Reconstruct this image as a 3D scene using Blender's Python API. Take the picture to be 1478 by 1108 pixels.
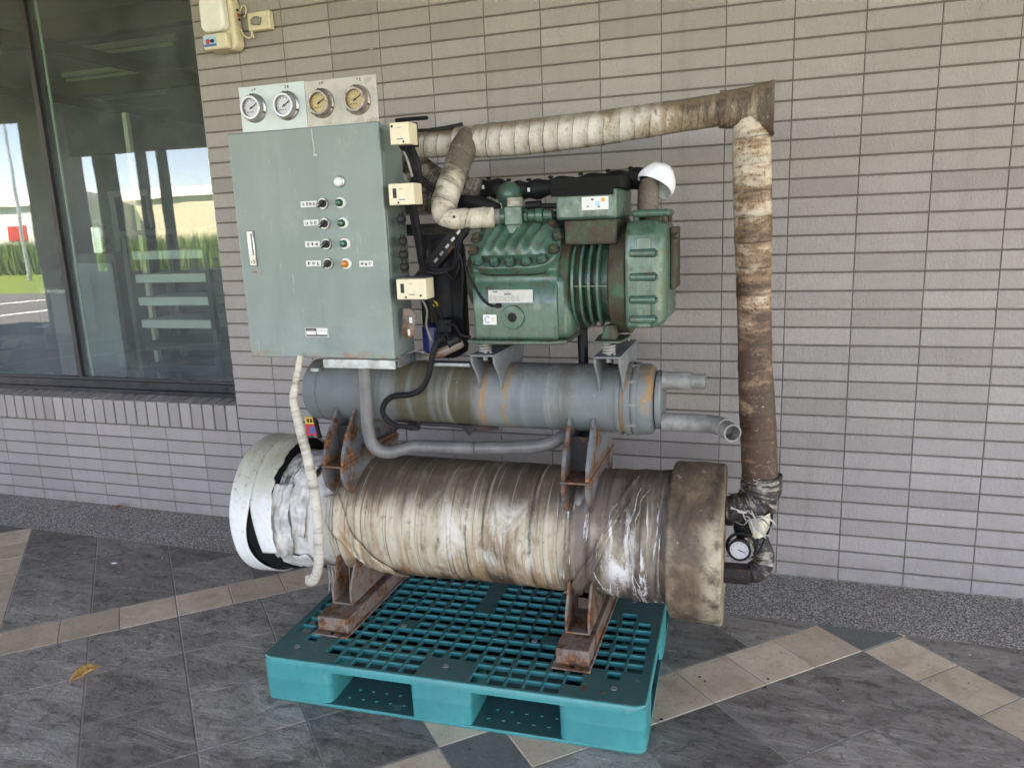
import bpy, math, random
from mathutils import Vector, Matrix, noise as mn
R = math.radians
sc = bpy.context.scene
for o in list(bpy.data.objects):
    bpy.data.objects.remove(o)
col = sc.collection
random.seed(7)

# ------------------------------------------------------------------ camera, sky, sun, exposure
cam_d = bpy.data.cameras.new("camera")
cam = bpy.data.objects.new("camera", cam_d)
col.objects.link(cam)
cam.location = (-0.0302, -3.1273, 1.4618)
cam.rotation_euler = (1.36231, 0.03849, 0.32624)
cam_d.sensor_width = 36.0
cam_d.lens = 27.156
cam_d.clip_end = 2000
cam_d.clip_start = 0.05
sc.camera = cam
SUN_EL, SUN_AZ = R(54), R(322)
world = bpy.data.worlds.new("World")
sc.world = world
world.use_nodes = True
wn = world.node_tree
bg = wn.nodes["Background"]
sky = wn.nodes.new("ShaderNodeTexSky")
sky.sky_type = 'NISHITA'
sky.sun_disc = False
sky.sun_elevation = SUN_EL
sky.sun_rotation = SUN_AZ
sky.air_density = 1.0
sky.dust_density = 0.1
sky.altitude = 3500
sky.ozone_density = 1.6
# broken cloud over the blue: soft white masses, denser towards the horizon
wc = wn.nodes.new("ShaderNodeTexCoord")
wm = wn.nodes.new("ShaderNodeMapping"); wm.inputs['Scale'].default_value = (1, 1, 2.6)
wn.links.new(wc.outputs['Generated'], wm.inputs[0])
wz = wn.nodes.new("ShaderNodeTexNoise"); wz.inputs['Scale'].default_value = 3.2; wz.inputs['Detail'].default_value = 7; wz.inputs['Roughness'].default_value = .58
wn.links.new(wm.outputs[0], wz.inputs['Vector'])
wr = wn.nodes.new("ShaderNodeMapRange"); wr.interpolation_type = 'SMOOTHSTEP'
for i_, x_ in enumerate((.60, .80, 0.0, .6)): wr.inputs[1 + i_].default_value = x_
wn.links.new(wz.outputs['Fac'], wr.inputs[0])
wx = wn.nodes.new("ShaderNodeMix"); wx.data_type = 'RGBA'
wn.links.new(wr.outputs[0], wx.inputs[0]); wn.links.new(sky.outputs[0], wx.inputs[6]); wx.inputs[7].default_value = (4.2, 4.4, 4.7, 1)
wn.links.new(wx.outputs[2], bg.inputs[0])
bg.inputs[1].default_value = 0.11
sun_d = bpy.data.lights.new("sun", 'SUN')
sun_d.energy = 5.0
sun_d.angle = R(0.6)
sun_d.color = (1.0, 0.97, 0.93)
sun = bpy.data.objects.new("sun", sun_d)
col.objects.link(sun)
# direction towards the sun
sv = Vector((math.cos(SUN_EL) * math.sin(SUN_AZ), math.cos(SUN_EL) * math.cos(SUN_AZ), math.sin(SUN_EL)))
sun.rotation_euler = sv.to_track_quat('Z', 'Y').to_euler()
sun.location = (0, -8, 12)
sc.view_settings.view_transform = 'Standard'
sc.view_settings.look = 'None'
sc.view_settings.exposure = 3.98
sc.view_settings.use_white_balance = True
sc.view_settings.white_balance_temperature = 9200
sc.view_settings.white_balance_tint = 28
sc.view_settings.gamma = 1.0
sc.view_settings.use_curve_mapping = False
sc.render.engine = 'CYCLES'
sc.cycles.use_denoising = True
sc.cycles.max_bounces = 8
sc.cycles.diffuse_bounces = 5
sc.cycles.glossy_bounces = 4
sc.cycles.transparent_max_bounces = 12
sc.cycles.caustics_reflective = False
sc.cycles.caustics_refractive = False
sc.cycles.sample_clamp_indirect = 6.0

# ------------------------------------------------------------------ material helper
class NT:
    def __init__(s, name):
        s.m = bpy.data.materials.new(name)
        s.m.use_nodes = True
        s.t = s.m.node_tree
        s.b = s.t.nodes["Principled BSDF"]
        s.o = s.t.nodes["Material Output"]
    def n(s, ty, **kw):
        nd = s.t.nodes.new("ShaderNode" + ty)
        for k, v in kw.items():
            setattr(nd, k, v)
        return nd
    def L(s, a, b):
        if isinstance(a, (int, float)):
            b.default_value = a
        elif isinstance(a, tuple):
            b.default_value = a if len(a) != 3 or b.type == 'VECTOR' else (*a, 1)
        else:
            s.t.links.new(a, b)
    def vec(s, kind='Object', scale=(1, 1, 1), off=(0, 0, 0), rnd=0.0, rot=(0, 0, 0)):
        if kind == 'Pos':
            v = s.n('NewGeometry').outputs['Position']
        elif kind == 'tc':
            v = s.n('Attribute', attribute_name='tc').outputs['Vector']
        else:
            v = s.n('TexCoord').outputs[kind]
        if rnd:
            oi = s.n('ObjectInfo').outputs['Random']
            mu = s.n('Math', operation='MULTIPLY')
            s.L(oi, mu.inputs[0]); mu.inputs[1].default_value = rnd
            ad = s.n('VectorMath', operation='ADD')
            s.L(v, ad.inputs[0]); s.L(mu.outputs[0], ad.inputs[1])
            v = ad.outputs[0]
        mp = s.n('Mapping')
        mp.inputs['Scale'].default_value = scale
        mp.inputs['Location'].default_value = off
        mp.inputs['Rotation'].default_value = rot
        s.L(v, mp.inputs['Vector'])
        return mp.outputs[0]
    def noise(s, v, scale=5, det=4, rough=.55, dist=0.0):
        nd = s.n('TexNoise')
        s.L(v, nd.inputs['Vector'])
        nd.inputs['Scale'].default_value = scale
        nd.inputs['Detail'].default_value = det
        nd.inputs['Roughness'].default_value = rough
        nd.inputs['Distortion'].default_value = dist
        return nd.outputs['Fac']
    def voro(s, v, scale=5, feat='F1', out='Distance', rand=1.0):
        nd = s.n('TexVoronoi', feature=feat)
        s.L(v, nd.inputs['Vector'])
        nd.inputs['Scale'].default_value = scale
        nd.inputs['Randomness'].default_value = rand
        return nd.outputs[out]
    def wave(s, v, scale=5, dist=0, det=2, dscale=1, axis='X', prof='SIN'):
        nd = s.n('TexWave', bands_direction=axis, wave_profile=prof)
        s.L(v, nd.inputs['Vector'])
        nd.inputs['Scale'].default_value = scale
        nd.inputs['Distortion'].default_value = dist
        nd.inputs['Detail'].default_value = det
        nd.inputs['Detail Scale'].default_value = dscale
        return nd.outputs['Fac']
    def ss(s, f, a, b, lo=0.0, hi=1.0):            # smooth step remap
        nd = s.n('MapRange', interpolation_type='SMOOTHSTEP')
        s.L(f, nd.inputs[0])
        for i, x in enumerate((a, b, lo, hi)):
            nd.inputs[1 + i].default_value = x
        return nd.outputs[0]
    def ma(s, op, a, b=0.0):
        nd = s.n('Math', operation=op)
        s.L(a, nd.inputs[0]); s.L(b, nd.inputs[1])
        return nd.outputs[0]
    def mix(s, f, a, b, mode='MIX'):
        nd = s.n('Mix', data_type='RGBA', blend_type=mode)
        s.L(f, nd.inputs[0]); s.L(a, nd.inputs[6]); s.L(b, nd.inputs[7])
        return nd.outputs[2]
    def ramp(s, f, stops):
        nd = s.n('ValToRGB')
        e = nd.color_ramp.elements
        while len(e) < len(stops):
            e.new(0.5)
        for i, (p, c) in enumerate(stops):
            e[i].position = p
            e[i].color = (*c, 1) if isinstance(c, tuple) else (c, c, c, 1)
        s.L(f, nd.inputs[0])
        return nd.outputs[0]
    def sep(s, v):
        nd = s.n('SeparateXYZ'); s.L(v, nd.inputs[0])
        return nd.outputs
    def spiral(s, pitch, turn=1.0):
        """phase 0..1 of a tape wound round the tube, from the attribute tc"""
        q = s.sep(s.n('Attribute', attribute_name='tc').outputs['Vector'])
        at = s.ma('ARCTAN2', q[2], q[1])
        wob = s.ma('MULTIPLY', s.noise(s.vec('tc'), 9 if turn else 4, 3), .22 if turn else .55)
        ph = s.ma('ADD', s.ma('ADD', s.ma('DIVIDE', q[0], pitch), s.ma('MULTIPLY', at, turn / (2 * math.pi))), wob)
        return s.ma('FRACT', ph)
    def rand(s):
        return s.n('ObjectInfo').outputs['Random']
    def bump(s, h, st=.3, d=.002, nrm=None):
        nd = s.n('Bump')
        s.L(h, nd.inputs['Height'])
        nd.inputs['Strength'].default_value = st
        nd.inputs['Distance'].default_value = d
        if nrm is not None:
            s.L(nrm, nd.inputs['Normal'])
        return nd.outputs[0]
    def out(s, c, rough=.5, metal=0.0, nrm=None, spec=.5, **kw):
        s.L(c, s.b.inputs['Base Color']); s.L(rough, s.b.inputs['Roughness']); s.L(metal, s.b.inputs['Metallic'])
        s.b.inputs['Specular IOR Level'].default_value = spec
        if nrm is not None:
            s.L(nrm, s.b.inputs['Normal'])
        for k, v in kw.items():
            s.L(v, s.b.inputs[k.replace('_', ' ')])
        return s.m

def simple(name, c, rough=.5, metal=0.0, var=.12, nsc=14, bump=0.0, spec=.5, kind='Object'):
    t = NT(name)
    f = t.noise(t.vec(kind), nsc, 5, .6)
    lo = tuple(x * (1 - var) for x in c); hi = tuple(min(1, x * (1 + var)) for x in c)
    cc = t.mix(t.ss(f, .3, .7), lo, hi)
    r = t.ss(f, .3, .7, max(.02, rough - .07), min(1, rough + .07))
    nr = t.bump(t.noise(t.vec(kind), nsc * 12, 3), bump, .001) if bump else None
    return t.out(cc, r, metal, nr, spec)

# ------------------------------------------------------------------ mesh helper
class MB:
    def __init__(s):
        s.v, s.f, s.mi, s.tc = [], [], [], {}
    def quad(s, a, b, c, d, m=0):
        i = len(s.v); s.v += [tuple(a), tuple(b), tuple(c), tuple(d)]
        s.f.append((i, i + 1, i + 2, i + 3)); s.mi.append(m)
    def poly(s, pts, m=0):
        i = len(s.v); s.v += [tuple(p) for p in pts]
        s.f.append(tuple(range(i, i + len(pts)))); s.mi.append(m)
    def box(s, x0, x1, y0, y1, z0, z1, m=0, M=None):
        i = len(s.v)
        pts = [Vector((x, y, z)) for z in (z0, z1) for y in (y0, y1) for x in (x0, x1)]
        if M is not None: pts = [M @ p for p in pts]
        s.v += [tuple(p) for p in pts]
        for q in ((0, 2, 3, 1), (4, 5, 7, 6), (0, 1, 5, 4), (2, 6, 7, 3), (0, 4, 6, 2), (1, 3, 7, 5)):
            s.f.append(tuple(i + k for k in q)); s.mi.append(m)
        return s
    def prism(s, pts, ax, a, b, m=0, M=None):
        """2-D outline (counter-clockwise or not) swept along axis ax from a to b"""
        i = len(s.v); n = len(pts)
        for t in (a, b):
            for p, q in pts:
                w = {'x': (t, p, q), 'y': (p, t, q), 'z': (p, q, t)}[ax]
                w = Vector(w)
                if M is not None: w = M @ w
                s.v.append(tuple(w))
        s.f.append(tuple(i + k for k in reversed(range(n)))); s.mi.append(m)
        s.f.append(tuple(i + n + k for k in range(n))); s.mi.append(m)
        for k in range(n):
            k2 = (k + 1) % n
            s.f.append((i + k, i + k2, i + n + k2, i + n + k)); s.mi.append(m)
        return s
    def lathe(s, prof, p0, d, n=24, m=0, M=None):
        """profile [(distance along d, radius)] round the axis p0 + t d"""
        p0, d = Vector(p0), Vector(d).normalized()
        u = d.orthogonal().normalized(); w = d.cross(u)
        i = len(s.v)
        for t, r in prof:
            for k in range(n):
                a = 2 * math.pi * k / n
                q = p0 + d * t + (u * math.cos(a) + w * math.sin(a)) * r
                if M is not None: q = M @ q
                s.v.append(tuple(q))
        for j in range(len(prof) - 1):
            for k in range(n):
                k2 = (k + 1) % n
                s.f.append((i + j * n + k, i + j * n + k2, i + (j + 1) * n + k2, i + (j + 1) * n + k)); s.mi.append(m)
        if prof[0][1] > 1e-6:
            s.f.append(tuple(i + k for k in reversed(range(n)))); s.mi.append(m)
        if prof[-1][1] > 1e-6 and prof[-1][0] >= max(q[0] for q in prof):
            s.f.append(tuple(i + (len(prof) - 1) * n + k for k in range(n))); s.mi.append(m)
        return s
    def cyl(s, p0, p1, r, r1=None, n=20, m=0):
        d = Vector(p1) - Vector(p0)
        return s.lathe([(0, r), (d.length, r if r1 is None else r1)], p0, d, n, m)
    def ball(s, c, r, sc_=(1, 1, 1), n=14, m=0):
        k = n // 2
        prof = [(-math.cos(math.pi * j / k), max(1e-7, math.sin(math.pi * j / k))) for j in range(k + 1)]
        i = len(s.v)
        s.lathe([(t, q) for t, q in prof], (0, 0, 0), (0, 0, 1), n, m)
        for j in range(i, len(s.v)):
            x, y, z = s.v[j]
            s.v[j] = (c[0] + x * r * sc_[0], c[1] + y * r * sc_[1], c[2] + z * r * sc_[2])
        return s
    def tube(s, path, r, n=12, m=0, cap=True, disp=None, tc=False):
        """round tube along a list of points; r a number or list; disp(t, angle) adds to the radius"""
        P = [Vector(p) for p in path]; i = len(s.v)
        T = []
        for k in range(len(P)):
            a = P[max(0, k - 1)]; b = P[min(len(P) - 1, k + 1)]
            T.append((b - a).normalized())
        u = T[0].orthogonal().normalized(); t_len = 0.0
        for k, p in enumerate(P):
            if k:
                t_len += (P[k] - P[k - 1]).length
                u = (u - T[k] * u.dot(T[k])).normalized()
            w = T[k].cross(u)
            rr = r[k] if isinstance(r, (list, tuple)) else r
            for j in range(n):
                a = 2 * math.pi * j / n
                q = rr + (disp(t_len, a) if disp else 0)
                if tc: s.tc[len(s.v)] = (t_len, rr * math.cos(a), rr * math.sin(a))
                s.v.append(tuple(p + (u * math.cos(a) + w * math.sin(a)) * q))
        for k in range(len(P) - 1):
            for j in range(n):
                j2 = (j + 1) % n
                s.f.append((i + k * n + j, i + k * n + j2, i + (k + 1) * n + j2, i + (k + 1) * n + j)); s.mi.append(m)
        if cap:
            s.f.append(tuple(i + k for k in reversed(range(n)))); s.mi.append(m)
            s.f.append(tuple(i + (len(P) - 1) * n + k for k in range(n))); s.mi.append(m)
        return s
    def grid(s, fn, nu, nv, m=0, two=0.0):
        i = len(s.v)
        for a in range(nu + 1):
            for b in range(nv + 1):
                s.v.append(tuple(fn(a / nu, b / nv)))
        for a in range(nu):
            for b in range(nv):
                q = i + a * (nv + 1) + b
                s.f.append((q, q + nv + 1, q + nv + 2, q + 1)); s.mi.append(m)
        return s
    def build(s, name, mats, parent=None, bevel=0.0, seg=2, ang=35, flat=False, label=None, solid=0.0):
        me = bpy.data.meshes.new(name)
        me.from_pydata(s.v, [], s.f)
        if not isinstance(mats, (list, tuple)): mats = [mats]
        for m in mats: me.materials.append(m)
        me.polygons.foreach_set('material_index', s.mi)
        if s.tc:
            at = me.attributes.new('tc', 'FLOAT_VECTOR', 'POINT')
            buf = [0.0] * (3 * len(s.v))
            for k, q in s.tc.items(): buf[3 * k:3 * k + 3] = q
            at.data.foreach_set('vector', buf)
        me.validate()
        import bmesh
        bm = bmesh.new(); bm.from_mesh(me)
        bmesh.ops.recalc_face_normals(bm, faces=bm.faces)
        bm.to_mesh(me); bm.free()
        if not flat:
            me.shade_smooth()
            me.set_sharp_from_angle(angle=R(ang))
        o = bpy.data.objects.new(name, me)
        col.objects.link(o)
        if parent is not None: o.parent = parent
        if label: o['label'] = label
        if solid:
            md = o.modifiers.new('solid', 'SOLIDIFY'); md.thickness = solid; md.offset = 0
        if bevel:
            md = o.modifiers.new('bevel', 'BEVEL'); md.width = bevel; md.segments = seg
            md.limit_method = 'ANGLE'; md.angle_limit = R(40); md.harden_normals = False
        return o

def empty(name, loc=(0, 0, 0), rz=0.0, parent=None):
    o = bpy.data.objects.new(name, None); col.objects.link(o)
    o.location = loc; o.rotation_euler = (0, 0, rz)
    o.empty_display_size = .1
    if parent is not None: o.parent = parent
    return o
def tag(o, label=None, cat=None, group=None, kind=None):
    if label: o['label'] = label
    if cat: o['category'] = cat
    if group: o['group'] = group
    if kind: o['kind'] = kind
    return o
def inst(o, name, loc=None, parent=None, rot=None, scale=None):
    c = o.copy(); c.name = name; col.objects.link(c)
    if parent is not None: c.parent = parent
    if loc is not None: c.location = loc
    if rot is not None: c.rotation_euler = rot
    if scale is not None: c.scale = scale
    return c
def smooth(pts, k=6):
    """Catmull-Rom through the points"""
    P = [Vector(p) for p in pts]; out = []
    for i in range(len(P) - 1):
        a, b, c, d = P[max(0, i - 1)], P[i], P[i + 1], P[min(len(P) - 1, i + 2)]
        for j in range(k):
            t = j / k
            out.append(.5 * ((2 * b) + (c - a) * t + (2 * a - 5 * b + 4 * c - d) * t * t + (3 * b - a - 3 * c + d) * t ** 3))
    out.append(P[-1]); return out
def nz(x, y=0.0, z=0.0):
    return mn.noise(Vector((x, y, z)))
# ------------------------------------------------------------------ materials of the setting
def m_wall_tile():
    t = NT('wall_tile_glaze')
    v = t.vec('Pos')
    r = t.rand()
    big = t.noise(v, 3.0, 3, .5)
    c = t.ramp(r, [(0, (.270, .246, .232)), (.3, (.322, .295, .279)), (.7, (.306, .281, .266)), (1, (.356, .326, .307))])
    fine = t.noise(t.vec('Pos', (1, 1, 1), rnd=9), 90, 4, .6)
    c = t.mix(t.ma('MULTIPLY', t.ss(fine, .42, .7), .22), c, (.25, .23, .212))
    c = t.mix(t.ma('MULTIPLY', t.ss(big, .45, .75), .18), c, (.30, .275, .25))
    speck = t.noise(v, 260, 2, .5)
    c = t.mix(t.ma('MULTIPLY', t.ss(speck, .70, .76), .3), c, (.13, .115, .10))
    stk = t.noise(t.vec('Pos', (9, 9, .5)), 1.6, 5, .65)
    c = t.mix(t.ma('MULTIPLY', t.ss(stk, .5, .72), .28), c, (.22, .195, .175))
    zz = t.sep(t.vec('Pos'))[2]
    c = t.mix(t.ma('MULTIPLY', t.ss(zz, .16, .0), t.ss(t.noise(v, 9, 5, .7), .35, .65, .1, .6)), c, (.21, .185, .16))
    h1 = t.noise(t.vec('Pos', (1.5, 1, .7), rnd=5, rot=(0, .35, 0)), 105, 3, .55, .8)
    h2 = t.voro(t.vec('Pos', rnd=3), 130, 'SMOOTH_F1')
    h = t.ma('ADD', t.ss(h1, .38, .62), t.ma('MULTIPLY', h2, .5))
    return t.out(c, .62, 0, t.bump(h, .55, .003), .3)
def m_grout():
    t = NT('grout')
    f = t.noise(t.vec('Pos'), 40, 4)
    gc = t.mix(f, (.105, .09, .078), (.165, .145, .128))
    gc = t.mix(t.ss(t.noise(t.vec('Pos'), 7, 6, .75), .66, .72), gc, (.42, .40, .37))
    return t.out(gc, .95, 0, t.bump(f, .4, .002), .2)
def m_slate():
    t = NT('slate_tile')
    v = t.vec('Object', (1, 1, 1), rnd=37, rot=(0, 0, .65))
    vs = t.vec('Object', (.45, 1.6, 1), rnd=37, rot=(0, 0, .65))
    a = t.noise(vs, 7.5, 12, .74, .9)
    b = t.noise(v, 26, 6, .65, .4)
    base = t.ramp(a, [(.31, (.085, .071, .058)), (.43, (.20, .171, .141)), (.54, (.32, .28, .235)), (.72, (.58, .52, .44))])
    base = t.mix(t.ma('MULTIPLY', t.ss(b, .46, .62), .6), base, (.27, .25, .222))
    base = t.mix(t.ma('MULTIPLY', t.ss(b, .48, .36), .55), base, (.085, .077, .068))
    g = t.noise(v, 120, 4, .75)
    base = t.mix(t.ma('MULTIPLY', t.ss(g, .54, .68), .25), base, (.34, .32, .29))
    base = t.mix(t.ma('MULTIPLY', t.ss(g, .46, .34), .28), base, (.07, .064, .058))
    base = t.mix(t.ma('MULTIPLY', t.ss(t.noise(v, 3, 3), .5, .8), .4), base, (.135, .115, .098))
    tint = t.ramp(t.rand(), [(0, .68), (.5, 1.0), (1, 1.34)])
    base = t.mix(1.0, base, tint, 'MULTIPLY')
    dust = t.noise(t.vec('Pos'), 55, 5, .7)
    base = t.mix(t.ma('MULTIPLY', t.ss(dust, .6, .78), .45), base, (.3, .29, .275))
    h = t.ma('ADD', a, t.ma('ADD', t.ma('MULTIPLY', b, .6), t.ma('MULTIPLY', g, .15)))
    rg = t.ss(a, .3, .7, .45, .68)
    return t.out(base, rg, 0, t.bump(h, .9, .010), .25)
def m_tan():
    t = NT('tan_tile')
    v = t.vec('Object', rnd=21)
    a = t.noise(v, 9, 6, .6, .5); b = t.noise(v, 70, 4, .65)
    c = t.ramp(a, [(.28, (.54, .40, .275)), (.5, (.70, .54, .385)), (.75, (.78, .63, .475))])
    c = t.mix(t.ma('MULTIPLY', t.ss(b, .5, .75), .45), c, (.27, .2, .145))
    c = t.mix(1.0, c, t.ramp(t.rand(), [(0, .82), (1, 1.08)]), 'MULTIPLY')
    c = t.mix(t.ma('MULTIPLY', t.ss(t.noise(t.vec('Pos'), 5, 5, .65), .55, .8), .35), c, (.2, .165, .135))
    return t.out(c, .7, 0, t.bump(t.ma('ADD', a, t.ma('MULTIPLY', b, .6)), .35, .003), .3)
def m_cross():
    t = NT('green_grey_tile')
    v = t.vec('Object', rnd=21)
    a = t.noise(v, 14, 6, .6); b = t.noise(v, 120, 3)
    c = t.mix(a, (.13, .128, .112), (.23, .226, .2))
    c = t.mix(t.ma('MULTIPLY', t.ss(b, .5, .7), .4), c, (.3, .29, .26))
    return t.out(c, .75, 0, t.bump(b, .3, .002), .3)
def m_joint():
    t = NT('floor_grout')
    f = t.noise(t.vec('Pos'), 30, 5, .65)
    return t.out(t.mix(f, (.26, .24, .215), (.46, .43, .39)), .95, spec=.2)
def m_pebble():
    t = NT('washed_pebbles')
    v = t.vec('Pos')
    d = t.voro(v, 185); cc = t.voro(v, 185, out='Color')
    r = t.sep(cc)[0]
    c = t.ramp(r, [(0, (.12, .107, .092)), (.22, (.36, .322, .276)), (.5, (.56, .505, .44)), (.8, (.75, .69, .61)), (1, (.85, .83, .79))])
    c = t.mix(t.ss(d, .4, .66), c, (.17, .152, .132))
    big = t.noise(v, 7, 5, .6)
    c = t.mix(t.ma('MULTIPLY', t.ss(big, .45, .7), .3), c, (.2, .17, .135))
    h = t.ma('SUBTRACT', 1.0, t.ss(d, 0, .65))
    return t.out(c, .6, 0, t.bump(h, 1.0, .004), .4)
MW, MG, MS, MT, MC, MJ, MP = m_wall_tile(), m_grout(), m_slate(), m_tan(), m_cross(), m_joint(), m_pebble()

# ------------------------------------------------------------------ projection (only used to decide which tiles become objects of their own)
_mi = (Matrix.Translation(cam.location) @ cam.rotation_euler.to_matrix().to_4x4()).inverted()
def px(p):
    q = _mi @ Vector(p)
    if q.z > -.05: return None
    f = 1114.88
    return (739 - f * q.x / q.z, 554 + f * q.y / q.z)

# ------------------------------------------------------------------ the tiled wall
PX, PZ, Z0 = .235, .06885, -.012
XW = -11 * PX                                  # left end of the wall, at the window
wall = MB().box(XW + .003, 2.6, .0, .30, -.3, 3.55).build('tiled_wall', MG, flat=True)
tag(wall, 'tall grey wall of stacked oblong tiles behind the machine', 'wall')
def tile_mb(w, h, d=.0042, c=.0016, ox=0, oz=0, mb=None, yy=0.0):
    """a glazed tile lying on the wall plane, centred on (ox, oz), chamfered rim"""
    mb = mb or MB(); i = len(mb.v)
    for (a, b, y) in ((w / 2, h / 2, .001), (w / 2, h / 2, -d + c), (w / 2 - c, h / 2 - c, -d)):
        for sx, sz in ((-1, -1), (1, -1), (1, 1), (-1, 1)):
            mb.v.append((ox + sx * a, y + yy, oz + sz * b))
    mb.f.append((i + 8, i + 9, i + 10, i + 11)); mb.mi.append(0)
    for l in (0, 4):
        for k in range(4):
            k2 = (k + 1) % 4
            mb.f.append((i + l + k, i + l + k2, i + l + 4 + k2, i + l + 4 + k)); mb.mi.append(0)
    return mb
TW, TH_ = PX - .0030, PZ - .0072
cells = []
HID = [(345, 200, 545, 510), (700, 330, 960, 470), (690, 530, 950, 610), (480, 660, 1030, 860), (1066, 200, 1108, 660), (700, 180, 1050, 190), (430, 530, 690, 605), (575, 190, 640, 300)]
for i in range(-11, 11):
    for j in range(0, 51):
        x, z = (i + .5) * PX, Z0 + (j + .5) * PZ
        q = [px((x + a * PX / 2, 0, z + b * PZ / 2)) for a in (-1, 1) for b in (-1, 1)]
        sc_ = 0
        if all(q):
            ar = abs((q[3][0] - q[0][0]) * (q[3][1] - q[0][1]))
            ins = sum(0 < u < 1478 and 0 < v < 1108 for u, v in q) / 4
            c_ = (sum(u for u, v in q) / 4, sum(v for u, v in q) / 4)
            hid = any(a < c_[0] < c and b < c_[1] < d for a, b, c, d in HID)
            sc_ = ar * ins * (0 if hid else 1)
        cells.append((sc_, x, z))
cells.sort(reverse=True)
tile0 = None
rest = MB()
for k, (s_, x, z) in enumerate(cells):
    if k < 300:
        y = random.uniform(-.0006, .0006)
        rt = (random.gauss(0, .0035), random.gauss(0, .0015), random.gauss(0, .003))
        if tile0 is None:
            tile0 = tile_mb(TW, TH_).build('tile', MW, wall, ang=20)
            tile0.location = (x, y, z)
        else:
            inst(tile0, 'tile', (x, y, z), rot=rt)
    else:
        tile_mb(TW, TH_, ox=x, oz=z, mb=rest, yy=random.uniform(-.0006, .0006))
rr = rest.build('tile_rest', MW, wall, ang=20); rr['kind'] = 'stuff'
rr.name = 'tile_field'

# ------------------------------------------------------------------ low wall with the brick sill under the window
low = MB().box(-6.6, XW - .0015, .0, .22, -.3, .585).build('sill_wall', MG, flat=True)
tag(low, 'low grey tiled wall with upright brick sill under the window', 'wall')
t0 = None
for i in range(-28, -11):
    for j in range(0, 7):
        x, z = (i + .5) * PX, Z0 + (j + .5) * PZ
        rt = (random.gauss(0, .004), 0, random.gauss(0, .003))
        if t0 is None:
            t0 = tile_mb(TW, TH_).build('tile', MW, low, ang=20); t0.location = (x, 0, z)
        else:
            inst(t0, 'tile', (x, random.uniform(-.0006, .0006), z), low, rot=rt)
sb = MB().prism([(-.006, .4745), (-.006, .604), (.092, .618), (.092, .60), (.004, .588), (.004, .4745)], 'x', -.0318, .0318)
s0 = None
for k in range(40):
    x = XW - .037 - k * .0722
    if s0 is None:
        s0 = sb.build('sill_brick', MW, low, bevel=.0022, seg=1, ang=20); s0.location = (x, 0, 0)
    else:
        inst(s0, 'sill_brick', (x, random.uniform(-.001, .001), random.uniform(-.001, .001)), low, rot=(0, 0, random.gauss(0, .006)))

# ------------------------------------------------------------------ ground: pebble strip and porch tiles
gb = MB().box(-16, 9, -5.45, .2, -.30, -.012).build('porch_slab', MJ, flat=True); tag(gb, kind='structure')
pb = MB().box(-7, 4, -.382, .02, -.011, -.0005).build('pebble_strip', MP, flat=True)
tag(pb, 'band of washed grey pebbles along the foot of the wall', kind='structure')
fl = MB().box(-15, 5, -5.44, -.383, -.0118, -.0016).build('porch_floor', MJ, flat=True)
tag(fl, 'porch floor of dark slate tiles with tan tile bands', kind='structure')
def clip(poly, fn):
    out = []
    for k in range(len(poly)):
        a, b = poly[k], poly[(k + 1) % len(poly)]
        fa, fb = fn(a), fn(b)
        if fa >= 0: out.append(a)
        if fa * fb < 0:
            t = fa / (fa - fb); out.append((a[0] + (b[0] - a[0]) * t, a[1] + (b[1] - a[1]) * t))
    return out
def st(S, T):
    d = T + .033 * (S + 1.2)
    return ((S + d) / 2, (S - d) / 2)
def inset(p, d):
    n = len(p); A = sum(p[k][0] * p[(k + 1) % n][1] - p[(k + 1) % n][0] * p[k][1] for k in range(n))
    if A < 0: p = p[::-1]
    cx = sum(q[0] for q in p) / n; out = []
    lines = []
    for k in range(n):
        a, b = Vector(p[k]), Vector(p[(k + 1) % n]); e = (b - a)
        if e.length < 1e-5: return None
        e.normalize(); nn = Vector((-e.y, e.x)); lines.append((a + nn * d, e))
    for k in range(n):
        (a, e), (b, f) = lines[k - 1], lines[k]
        cr = e.x * f.y - e.y * f.x
        if abs(cr) < 1e-6: out.append(tuple(b)); continue
        t = ((b.x - a.x) * f.y - (b.y - a.y) * f.x) / cr
        out.append(tuple(a + e * t))
    return out
def slab(poly, mb, top, org, m=0):
    p1 = inset(poly, .0018); p2 = inset(poly, .0036)
    if not p1 or not p2: return False
    n = len(p1); i = len(mb.v); ox, oy = org
    for pp, z in ((p1, -.0028), (p1, top - .0015), (p2, top)):
        mb.v += [(x - ox, y - oy, z) for x, y in pp]
    mb.f.append(tuple(range(i + 2 * n, i + 3 * n))); mb.mi.append(m)
    for l in (0, n):
        for k in range(n):
            k2 = (k + 1) % n
            mb.f.append((i + l + k, i + l + k2, i + l + n + k2, i + l + n + k)); mb.mi.append(m)
    return True
Sl, Tl = [], []
for k in range(-9, 3):
    b = -.25 + 2.025 * k
    Sl.append((b, b + .275, True)); Sl += [(b + .275 + .4375 * q, b + .275 + .4375 * (q + 1), False) for q in range(4)]
for k in range(-8, 5):
    b = .502 + 1.982 * k
    Tl.append((b, b + .278, True)); Tl += [(b + .278 + .426 * q, b + .278 + .426 * (q + 1), False) for q in range(4)]
jobs = []
for s0_, s1_, sb_ in Sl:
    for t0_, t1_, tb_ in Tl:
        jobs.append((s0_, s1_, t0_, t1_, MC if sb_ and tb_ else None if sb_ or tb_ else MS, sb_, tb_))
j2 = []
for j in jobs:
    if j[4] is None: continue
    j2.append(j[:5])
for k in range(-8, 5):                         # the tan bands: six tiles between crossings
    b = .502 + 1.982 * k
    for q in range(-9, 3):
        s_ = -.25 + 2.025 * q + .275
        for e in range(6): j2.append((s_ + e * 1.75 / 6, s_ + (e + 1) * 1.75 / 6, b, b + .278, MT))
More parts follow.
